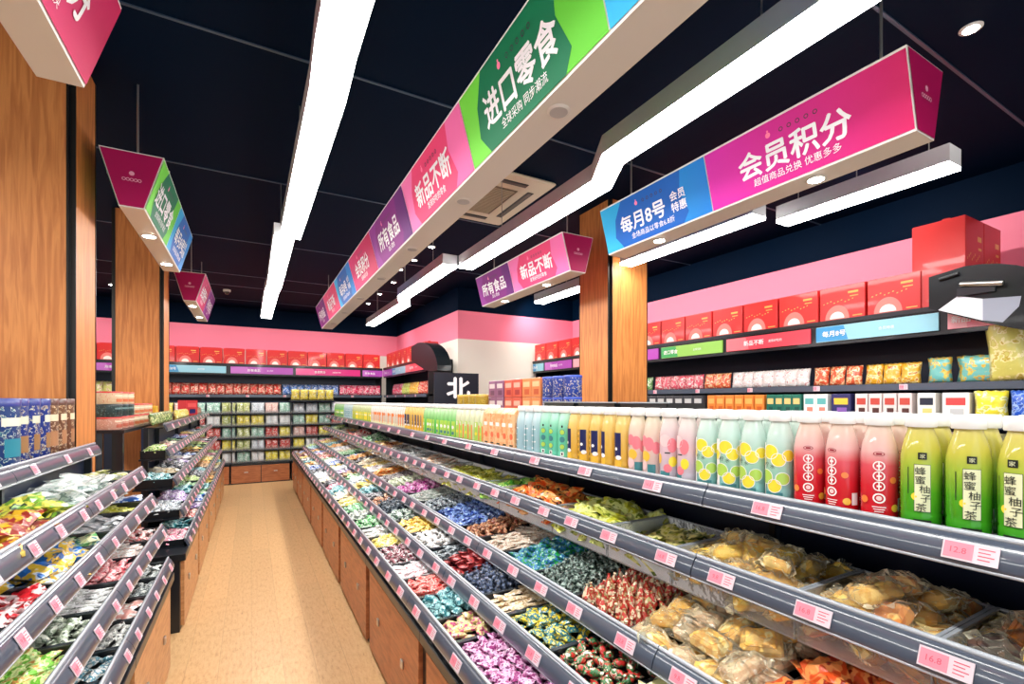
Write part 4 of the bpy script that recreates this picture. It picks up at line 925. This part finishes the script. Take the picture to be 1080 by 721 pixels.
for i, x in enumerate((4.33, 4.66)):
    o = gift_carton((x + 0.0, 1.34, 2.166), 0.0, 0.31, 0.30, 0.60, 'tall red carton at near end of right shelf, %s' % ('left of the pair' if i == 0 else 'right of the pair'), 'tall red cartons')
    if i == 0: o.location = (x + 0.085, 1.34, 2.166)
    else: o.location = (x + 0.075, 1.34, 2.166)
def hood(run, x0, sx, label, lamp=True):
    """rounded glossy black canopy closing the near end of a wall shelf"""
    e = empty('end_canopy', run.w(x0, 0, 2.12), run.rz); tag(e, label, 'canopy')
    pts = [(0.0, 2.12), (0.0, 2.33)] + [(0.18 + 0.52 * math.sin(a), 1.90 + 0.46 * math.cos(a)) for a in [math.pi / 2 * k / 10 for k in range(11)]] + [(0.52, 1.90), (0.40, 1.935), (0.28, 1.985), (0.12, 2.06)]
    mb = MB(); v0 = [(x * sx, -0.24, z - 2.12) for x, z in pts]; v1 = [(x * sx, -0.04, z - 2.12) for x, z in pts]; n = len(pts)
    mb.add(v0 + v1, [tuple(range(n - 1, -1, -1)), tuple(range(n, 2 * n))]); mb.add(v0 + v1, [(i, (i + 1) % n, (i + 1) % n + n, i + n) for i in range(n)], 0, False)
    mb.build('shell', mat('gloss_black', (2, 8, 14), 0.4, coat=0.1, spec=0.3), e)
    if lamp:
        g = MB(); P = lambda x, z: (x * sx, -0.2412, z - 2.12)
        g.poly([P(.05, 2.10), P(.27, 2.0), P(.27, 2.135), P(.15, 2.175)], 0); g.poly([P(.27, 2.0), P(.36, 1.975), P(.43, 2.06), P(.44, 2.12), P(.27, 2.135)], 1)  # reflections of the lights in the gloss, painted on as white and grey patches
        g.build('painted_reflection', [mat('reflection_white', (226, 226, 236), 0.3), mat('reflection_grey', (150, 156, 172), 0.3)], e)
        M = Matrix.Translation((0.17 * sx, -0.262, 0.125)) @ Matrix.Rotation(R(90 + 10), 4, 'Y')
        lb = MB(); lb.lathe([(0.014, 0), (0.016, 0.01), (0.016, 0.19), (0.014, 0.20)], 14, 0, M); lb.build('tube_lamp', M_steel, e)
        MB().box(0.15 * sx, -0.255, 0.05, 0.33 * sx, -0.24, 0.10, 0).build('lamp_bracket', M_black, e)
        ht = MB(); ht.lathe([(0.012, 0), (0.012, 0.10)], 10, 0, Matrix.Translation((0.06, -0.25, 0.18)) @ Matrix.Rotation(R(80), 4, 'Y')); ht.build('spotlight', M_black, e)
    return e
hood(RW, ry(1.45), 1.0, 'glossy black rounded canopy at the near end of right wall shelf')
# goods on the right wall shelf
PK = ((228, 90, 110), (250, 226, 220), (214, 60, 90)); OR = ((226, 90, 50), (250, 214, 170), (240, 150, 70)); LC = ((236, 222, 218), (250, 250, 250), (206, 130, 130)); YO = ((240, 176, 40), (250, 226, 150), (196, 80, 30)); GRN = ((110, 170, 90), (226, 236, 200), (60, 120, 60))
def shelf_row(run, x0, x1, z, yy, w, h, t, cols, label, group, nm='snack_bag', rows=1):
    n = max(1, int(math.ceil((x1 - x0) / w - 0.05))); rd = random.Random(int(x0 * 100) + int(z * 10))
    for k in range(n):
        snack_pouch(run.w(x0 + (k + 0.5) * (x1 - x0) / n, yy + 0.03, z), Euler((R(-7) , 0, run.rz + rd.uniform(-.12, .12))), w * 1.05, h, t, cols, label, group, nm)
z = 1.622
for a, b, cols, nm in ((6.2, 5.2, LC, 'white lace-print'), (5.15, 4.3, GRN, 'green'), (4.25, 3.55, PK, 'pink'), (3.52, 3.22, OR, 'orange-red'), (3.18, 2.42, LC, 'white-and-rose'), (2.38, 2.0, OR, 'small orange'), (1.98, 1.62, YO, 'yellow-orange')):
    shelf_row(RW, ry(a), ry(b), z, 0.06, 0.125, 0.165, 0.06, cols, nm + ' snack bag standing on the upper right wall shelf', nm + ' snack bags on right wall shelf')
TE = ((120, 196, 190), (230, 206, 90), (236, 160, 60)); YG = ((214, 206, 110), (240, 230, 170), (196, 170, 60))
for a, w in ((1.50, 0.14), (1.27, 0.32)): snack_pouch(RW.w(ry(a) + (0 if w < .2 else 0.02), 0.08, z), RW.rz, w, 0.185, 0.07, TE, 'teal-edged yellow snack bag beside the yellow-orange bags' if w < .2 else 'long teal-edged yellow snack bag before the tall pouches', 'teal-edged snack bags' + (' wide' if w > .2 else ''))
for a in (1.03,): snack_pouch(RW.w(ry(a) + 0.02, 0.12, z), Euler((0, R(4), RW.rz)), 0.17, 0.40, 0.09, YG, 'tall yellow-green pouch next to the teal-edged bag, right wall shelf', 'tall pouches', 'snack_pouch')
snack_pouch(RW.w(5.83, 0.02, z), Euler((0, R(-5), RW.rz)), 0.20, 0.46, 0.10, YG, 'tallest yellow-green pouch at the right edge of the photo', 'tallest pouches', 'snack_pouch')
mb = MB(); mb.lathe([(0.10, 0.0), (0.17, 0.03), (0.18, 0.09), (0.14, 0.16), (0.08, 0.21), (0.03, 0.235), (0.035, 0.26)], 18); o = mb.build('rice_sack', mat('pale_sack', (232, 232, 224), 0.5, bump=0.4, bscale=18), None, RW.w(0.22, 0.2, z)); tag(o, 'pale rounded sack at the far end of the right wall shelf', 'sack')
def carton_box(loc, rz, w, d, h, cols, label, group, nm='snack_box'):
    key = ('box', w, d, h, cols)
    if key not in PB:
        mb = MB(); mb.box(-w / 2, 0, 0, w / 2, d, h, 0, ch=0.003); mb.box(-w * 0.36, -0.0012, h * 0.55, w * 0.36, 0, h * 0.82, 1); mb.box(-w * 0.2, -0.0012, h * 0.14, w * 0.3, 0, h * 0.42, 2)
        o = mb.build(nm, [mat('box_%s' % (cols[0],), cols[0], 0.4, coat=0.2), mat('box_%s' % (cols[1],), cols[1], 0.4), mat('box_%s' % (cols[2],), cols[2], 0.4)], None, loc, rz); tag(o, label, 'box', group); PB[key] = o; return o
    return dup(PB[key], loc, rz, label, group)
z = 1.362
for a, b, w, cols, nm in ((4.9, 3.45, 0.13, ((60, 60, 66), (190, 190, 190), (110, 100, 96)), 'dark grey'), (3.4, 2.76, 0.10, ((224, 128, 50), (240, 170, 90), (196, 90, 30)), 'orange'), (2.74, 2.42, 0.08, ((24, 106, 90), (236, 190, 120), (14, 76, 66)), 'dark green'), (2.40, 2.20, 0.10, ((232, 232, 228), (90, 170, 170), (226, 130, 110)), 'white-and-teal'),
                     (2.18, 2.02, 0.15, ((40, 40, 96), (240, 190, 60), (130, 90, 170)), 'purple-and-yellow'), (2.0, 1.62, 0.09, ((222, 208, 206), (190, 70, 60), (80, 44, 40)), 'berry-print'), (1.60, 1.48, 0.11, ((232, 228, 220), (30, 34, 54), (220, 200, 120)), 'black-and-cream'), (1.46, 1.30, 0.15, ((240, 234, 230), (214, 70, 70), (190, 190, 190)), 'white-and-red')):
    n = max(1, int(round((a - b) / w)))
    for k in range(n): carton_box(RW.w(ry(a) + (k + 0.5) * (a - b) / n, -0.03, z), RW.rz, w * 0.96, 0.10, 0.19, cols, nm + ' snack box on the right wall shelf below the bags', nm + ' boxes on right wall shelf')
snack_pouch(RW.w(ry(1.21), 0.0, z), RW.rz, 0.17, 0.20, 0.09, ((240, 220, 60), (250, 246, 190), (196, 196, 90)), 'yellow snack bag below the long teal-edged bag', None)
snack_pouch(RW.w(ry(1.07), 0.0, z), RW.rz, 0.10, 0.20, 0.08, ((40, 90, 200), (150, 180, 236), (24, 50, 140)), 'blue snack bag below the tall pouches', None)

# --- back wall run (faces -y)
BW = Run((-4.7, 10.02, 0), 0.0)
bx = lambda X: X + 4.7
cy = ['red', 'blue', 'purple', 'magenta', 'red', 'blue', 'purple', 'magenta', 'purple', 'blue']; sg = []; x = bx(-3.88) ; 
for a, b, st in ((-4.6, -3.5, 'magenta'), (-3.4, -2.35, 'red'), (-2.3, -1.45, 'purple'), (-1.40, -0.40, 'blue'), (-0.33, 0.70, 'purple'), (0.75, 1.95, 'magenta'), (2.0, 2.4, 'purple')): sg.append((bx(a), bx(b), st))
wall_shelf('long dark wall shelf across the back wall', BW, 7.1, 0.50, sg, [(1.60, 0.0)])
for k in range(20): gift_carton(BW.w(0.2 + 0.352 * k, 0.0, 2.166), 0, 0.34, 0.22, 0.275, 'red carton with pale round print, lined up on back wall shelf', 'red cartons on back wall shelf')
REDB = ((216, 66, 54), (246, 214, 190), (190, 40, 40)); BLUB = ((70, 120, 200), (220, 232, 246), (40, 70, 150)); PNKB = ((222, 60, 100), (250, 214, 220), (170, 30, 70))
shelf_row(BW, bx(-1.35), bx(0.50), 1.602, 0.05, 0.135, 0.21, 0.07, REDB, 'red snack bag standing on the back wall shelf', 'red snack bags on back wall shelf')
shelf_row(BW, bx(0.52), bx(1.55), 1.602, 0.05, 0.135, 0.21, 0.07, BLUB, 'blue snack bag standing on the back wall shelf', 'blue snack bags on back wall shelf')
shelf_row(BW, bx(1.57), bx(2.4), 1.602, 0.05, 0.135, 0.21, 0.07, PNKB, 'pink-red snack bag standing on the back wall shelf', 'pink-red snack bags on back wall shelf')
shelf_row(BW, bx(-2.9), bx(-1.4), 1.602, 0.05, 0.16, 0.22, 0.07, ((206, 206, 120), (240, 236, 200), (190, 90, 60)), 'olive snack bag on the back wall shelf behind left columns', 'olive snack bags on back wall shelf')
# bin display under the back shelf
bn = empty('bin_display', (-1.42, 9.80, 0.36)); tag(bn, 'black bin display of bagged snacks below the back wall shelf', 'display rack')
PC = [((240, 240, 238), (214, 220, 224), (250, 250, 250)), ((240, 222, 70), (250, 244, 180), (200, 170, 40)), ((206, 60, 56), (240, 200, 190), (150, 30, 30)), ((150, 200, 180), (236, 244, 240), (90, 150, 130)), ((236, 190, 180), (250, 236, 230), (206, 120, 110)), ((206, 214, 222), (244, 246, 250), (130, 140, 160)), ((180, 190, 110), (236, 236, 200), (110, 130, 60))]
PN = ['white', 'yellow', 'red', 'sea-green', 'blush', 'silver', 'olive']
for x in [0.0, 0.55, 1.10, 2.06, 3.0]: MB().box(x, 0.0, 0, x + 0.02, 0.20, 1.10).build('upright', M_black, bn)
MB().box(0, 0.19, 0, 3.02, 0.20, 1.12).build('back_panel', M_darkpanel, bn)
rd = random.Random(5)
for r in range(5):
    z = 0.02 + r * 0.222
    MB().box(0.02, 0.0, z - 0.012, 3.0, 0.19, z).build('shelf_board', M_black, bn); MB().box(0.02, -0.006, z - 0.014, 3.0, 0.0, z + 0.045).build('bin_front', M_clear, bn)
    for c in range(13):
        x = 0.03 + c * 0.2305 + 0.11
        pi = rd.randrange(7)
        for q in range(2):
            snack_pouch((-1.42 + x + (q - 0.5) * 0.10, 9.80 + 0.08, 0.36 + z + 0.002), Euler((R(-12), 0, rd.uniform(-.12, .12))), 0.116, 0.19, 0.06, PC[pi], PN[pi] + ' bagged snack in the back bin display, %s row from the floor' % ORD[r], PN[pi] + ' bagged snacks, %s row' % ORD[r], 'snack_pouch')
for k, (a, b) in enumerate(((-2.1, -1.0), (-0.98, -0.34), (-0.32, 0.63), (0.66, 1.7))):
    e = empty('base_cabinet', (a, 9.76, 0)); L = b - a; tag(e, ('long oak cabinet under bins, leftmost', 'short oak cabinet under the left bins of the back wall', 'long oak cabinet under the middle bins of the back wall', 'oak cabinet behind the end of the right display')[k], 'cabinet')
    MB().box(0.0, 0.02, 0, L, 0.24, 0.32).build('carcass', M_black, e); MB().box(0.0, 0.0, 0.33, L, 0.25, 0.358).build('counter', M_black, e)
    for q in range(2):
        dr = MB().box(0.006 + q * L / 2, 0.0, 0.02, (q + 1) * L / 2 - 0.006, 0.02, 0.325).build('drawer', M_cab, e); MB().box((q + 0.5) * L / 2 - 0.03, -0.012, 0.20, (q + 0.5) * L / 2 + 0.03, 0.0, 0.215).build('handle', M_steel, dr)
YB = ((226, 206, 70), (250, 240, 170), (120, 100, 30))
for k in range(5): snack_pouch((0.72 + 0.15 * k, 9.70, 1.503), 0.0, 0.15, 0.20, 0.06, YB, 'yellow snack bag hanging at back right of the bins', 'yellow snack bags by the bins')
e = empty('hanging_bar', (0.62, 9.72, 1.484)); tag(e, 'black ledge on top of the bins carrying yellow bags', 'ledge'); MB().box(0, -0.06, 0, 0.8, 0.285, 0.018).build('ledge_board', M_black, e)

# --- side run on the return wall (faces -x)
SW = Run((2.42, 9.9, 0), R(-90)); sy = lambda Y: 9.9 - Y
wall_shelf('dark wall shelf along the rear right return wall', SW, 2.7, 0.44, [(sy(9.9), sy(9.2), 'purple'), (sy(9.15), sy(8.3), 'blue'), (sy(8.25), sy(7.25), 'red')], [(1.60, 0.0), (1.2, 0.0), (0.8, 0.0)])
for k in range(7): gift_carton(SW.w(0.35 + 0.352 * k, 0.0, 2.166), SW.rz, 0.34, 0.22, 0.275, 'red carton with pale round print on the rear return wall shelf', 'red cartons on return wall shelf')
hood(SW, 2.68, 1.7, 'glossy black rounded canopy ending the rear return wall shelf', lamp=False)
for a, b, cols, nm in ((9.5, 8.9, PNKB, 'cherry-red'), (8.85, 8.4, ((200, 210, 90), (240, 240, 180), (120, 140, 40)), 'lime'), (8.35, 7.9, YO, 'amber'), (7.85, 7.25, REDB, 'ruby')):
    shelf_row(SW, sy(a), sy(b), 1.602, 0.05, 0.135, 0.22, 0.07, cols, nm + ' snack bag on the rear return wall shelf', nm + ' snack bags on return wall shelf')
e = empty('logo_board', (2.12, 5.98, 1.50)); tag(e, 'dark board with a large white character at end of rear shelf', 'sign')
MB().box(0, 0, -0.05, 0.64, 0.03, 0.37).build('board', mat('board_navy', (12, 24, 40), 0.35), e)
lt = MB(); letters(lt, '北', 0.30, (0.34, -0.002, 0.17), (1, 0, 0), (0, 0, 1), 0, 0.03, 1.15); lt.build('lettering', M_letter, e)
MB().box(0.30, 0.004, -1.55 + 0.05, 0.34, 0.026, -0.05).build('post', M_black, e)

# ------------------------------------------------------------------ second gondola behind the bottles
e = empty('display_rack', (1.62, 0.3, 0)); tag(e, 'dark double shelf unit behind the bottle row, its top carrying cartons', 'rack')
MB().box(0, 0, 0, 0.63, 7.6, 0.16).build('plinth', M_black, e); MB().box(0.28, 0.01, 0.16, 0.34, 7.59, 1.36).build('spine', M_darkpanel, e)
for z in (0.55, 0.95): MB().box(0.02, 0.01, z, 0.62, 7.59, z + 0.02).build('shelf_board', M_black, e)
MB().box(0, 0, 1.365, 0.63, 7.6, 1.385).build('top_board', M_black, e); MB().box(-0.008, 0, 1.345, 0.0, 7.6, 1.395).build('label_channel', M_lip, e)
for y in (0, 1.9, 3.8, 5.7, 7.57): MB().box(0.03, y, 0.16, 0.6, y + 0.03, 1.365).build('upright', M_black, e)
def stack(n, y0, dy, x, z, w, d, h, cols, label, group, layers=1, nm='snack_box'):
    for l in range(layers):
        for k in range(n): carton_box((x, y0 + k * dy, z + l * (h + 0.002)), R(-90), w, d, h, cols, label + (', upper layer' if l else (', lower layer' if layers > 1 else '')), group + (' upper' if l else ''), nm)
def can_row(n, y0, dy, x, z, r, h, cols, label, group, layers=1, nm='snack_tin', lid=None):
    for l in range(layers):
        for k in range(n):
            key = ('can', r, h, cols); loc = (x, y0 + k * dy, z + l * (h + 0.002)); lb = label + (', upper layer' if l else (', lower layer' if layers > 1 else '')); rz = 0.3 * math.sin(k * 7 + l)
            g = (group + (' upper' if l else '')) if group else None
            if key not in PB:
                mb = MB(); mb.lathe([(r * 0.97, 0), (r, 0.003), (r, h * 0.88)], 24, 0)
                o = mb.build(nm, printed('can_%s' % (cols,), cols[0], cols[1], cols[2], scale=75, bump=0.0, w=(0.56, 0.60, 0.64)), None, loc, rz); tag(o, lb, 'tin', g); PB[key] = o
                lm = MB(); lm.lathe([(r * 1.03, h * 0.88), (r * 1.03, h - 0.003), (r * 0.98, h), (r * 0.1, h)], 24); lm.build('lid', mat('lid_%s' % (lid or cols[1],), lid or cols[1], 0.35, coat=0.3), o)
                pb = MB(); n_ = 10
                v = []
                for i in range(n_ + 1): a = -0.75 + 1.5 * i / n_; v += [((r + .0006) * math.cos(a), (r + .0006) * math.sin(a), h * 0.16), ((r + .0006) * math.cos(a), (r + .0006) * math.sin(a), h * 0.42)]
                pb.add(v, [(2 * i, 2 * i + 2, 2 * i + 3, 2 * i + 1) for i in range(n_)], 0, True); v = []; pb.build('picture_label', mat('can_pic_%s' % (cols[2],), cols[2], 0.4, coat=0.3), o); pb = MB()
                for i in range(n_ + 1): a = -0.85 + 1.7 * i / n_; v += [((r + .0006) * math.cos(a), (r + .0006) * math.sin(a), h * 0.60), ((r + .0006) * math.cos(a), (r + .0006) * math.sin(a), h * 0.72)]
                pb.add(v, [(2 * i, 2 * i + 2, 2 * i + 3, 2 * i + 1) for i in range(n_)], 0, True)
                pb.build('band_label', mat('can_band_%s' % (cols[1],), cols[1], 0.4, coat=0.3), o)
            else: dup(PB[key], loc, rz, lb, g)
TZ = 1.386
can_row(3, 2.44, 0.125, 1.78, TZ, 0.058, 0.135, ((30, 60, 150), (226, 214, 190), (200, 180, 150)), 'royal blue tin stacked behind bottles beside the right column', 'royal blue tins behind the bottles', 2, lid=(40, 70, 170))
stack(2, 2.82, 0.13, 1.74, TZ, 0.122, 0.10, 0.135, ((234, 140, 84), (246, 200, 150), (210, 90, 50)), 'pale orange box stacked behind bottles next to blue tins', 'pale orange boxes behind the bottles', 2)
stack(2, 3.09, 0.135, 1.74, TZ, 0.128, 0.10, 0.135, ((222, 92, 70), (246, 180, 160), (180, 50, 50)), 'coral red box stacked behind bottles left of the orange boxes', 'coral red boxes behind the bottles', 2)
stack(2, 3.37, 0.135, 1.74, TZ, 0.128, 0.10, 0.135, ((150, 96, 130), (230, 210, 210), (110, 60, 90)), 'mauve box stacked behind bottles left of coral boxes', 'mauve boxes behind the bottles', 2)
carton_box((1.92, 3.74, TZ), R(-90), 0.30, 0.2, 0.27, ((126, 50, 36), (140, 62, 46), (110, 40, 30)), 'plain brown carton behind the gold tins', None)
can_row(4, 3.62, 0.13, 1.70, TZ, 0.058, 0.165, ((176, 140, 40), (230, 200, 90), (120, 84, 20)), 'gold tin in front of the plain brown carton', 'gold tins behind the bottles', 1, lid=(196, 160, 70))
for k in range(3):
    e = empty('display_tray', (1.80, 1.72 + 0.36 * k, TZ)); tag(e, 'empty black tray behind the bottles, %s' % ('under the right column', 'left of the other two', 'between two more')[(0, 2, 1)[k]], 'tray')
    mb = MB(); mb.box(-0.13, -0.16, 0, 0.13, 0.16, 0.004); [mb.box(*b) for b in ((-.13, -.16, 0, -.126, .16, .10), (.126, -.16, 0, .13, .16, .10), (-.13, -.16, 0, .13, -.156, .10), (-.13, .156, 0, .13, .16, .10))]; mb.build('tray_body', M_blackpl, e)
    MB().box(-0.137, -0.167, 0.10, -0.122, 0.167, 0.106).build('rim', M_bead, e)

# ------------------------------------------------------------------ goods on the left top shelves
LZ = 1.258
BLUCAN = ((28, 52, 130), (206, 210, 190), (150, 110, 70)); BRNCAN = ((112, 72, 52), (226, 206, 176), (170, 120, 84))
can_row(2, 1.90, 0.17, -0.815, LZ, 0.072, 0.25, ((196, 60, 60), (230, 180, 170), (140, 30, 40)), 'dark red canister at the left edge of the photo', 'dark red canisters on left top shelf', 1, 'snack_canister', (40, 60, 140))
can_row(1, 2.36, 0.15, -0.815, LZ, 0.080, 0.25, ((24, 60, 120), (226, 226, 206), (40, 130, 150)), 'widest blue canister with white and teal label, left top shelf', None, 1, 'snack_canister', (30, 50, 130))
can_row(3, 2.52, 0.115, -0.815, LZ, 0.054, 0.25, BLUCAN, 'slim blue canister on left top shelf, right of the widest one', 'slim blue canisters on left top shelf', 1, 'snack_canister', (36, 56, 130))
can_row(3, 2.85, 0.112, -0.815, LZ, 0.053, 0.25, BRNCAN, 'brown canister on left top shelf before the first oak column', 'brown canisters on left top shelf', 1, 'snack_canister', (90, 60, 50))
# bench of tubs between the left columns
e = empty('display_table', (-0.76, 4.10, 0)); tag(e, 'dark bench of plastic tubs between the two left oak columns', 'table')
MB().box(-0.48, 0.0, 1.275, 0.0, 1.5, 1.297).build('table_top', M_black, e)
for y in (0.02, 1.44):
    for x in (-0.46, -0.05): MB().box(x, y, 0, x + 0.04, y + 0.04, 1.275).build('leg', M_black, e)
TUBR = ((222, 196, 160), (240, 226, 200), (200, 110, 70)); TUBD = ((40, 60, 62), (110, 140, 140), (24, 40, 40)); TUBM = ((206, 150, 130), (236, 210, 190), (176, 90, 70))
def tubs(x, y, cols_list, lab, group):
    z = 1.299
    for i, (cols, lid, nm) in enumerate(cols_list):
        can_row(1, y, 0.1, x, z, 0.082, 0.086, cols, '%s tub %s' % (nm, lab), None, 1, 'snack_tub', lid); z += 0.088
RL, DL, GL = (196, 50, 44), (30, 50, 54), (214, 190, 120)
stk = [(-0.87, 4.20), (-0.87, 4.39), (-0.87, 4.58), (-1.06, 4.28), (-1.06, 4.48)]
W1 = ['nearest the first left column', 'second from the first left column', 'third from the first left column', 'in the rear row close to first left column', 'in the rear row, farther back']
for (x, y), w in zip(stk, W1):
    tubs(x, y, [(TUBM, RL, 'bottom red-lidded'), (TUBD, DL, 'dark middle'), (TUBR, RL, 'upper red-lidded')], 'of the stack ' + w, None)
for k in range(4): tubs(-0.87, 4.79 + 0.185 * k, [(TUBR, GL, 'bottom gold-lidded'), (TUBR, RL, 'upper red-lidded')], 'of the bench stack, %s beyond the tall ones' % ORD[k], None)
for k in range(2): carton_box((-0.86 - 0.2 * k, 5.60 - 0.16, 1.299), R(0), 0.17, 0.12, 0.15, ((216, 170, 50), (190, 130, 30), (240, 206, 110)), 'yellow box on the bench, %s' % ('right one of the two', 'left one of the two')[k], None)
o = carton_box((-0.69, 7.55, 1.30), R(70), 0.30, 0.10, 0.20, ((200, 50, 56), (226, 90, 90), (28, 34, 90)), 'red and navy card box at far end of left top shelf', None)
shelfrows = [((-0.685, 4.72), ((90, 120, 60), (220, 226, 160), (40, 60, 40)), 'dark green'), ((-0.685, 6.1), ((220, 206, 90), (246, 240, 190), (150, 130, 40)), 'soft yellow'), ((-0.685, 7.75), ((222, 150, 120), (246, 226, 206), (180, 80, 60)), 'salmon')]
for (x, y0), cols, nm in shelfrows:
    for k in range(8): snack_pouch((x, y0 + 0.125 * k, 1.30), Euler((R(-12), 0, R(90))), 0.12, 0.10, 0.045, cols, nm + ' snack bag on the farther left top shelf', nm + ' bags on farther left top shelf')
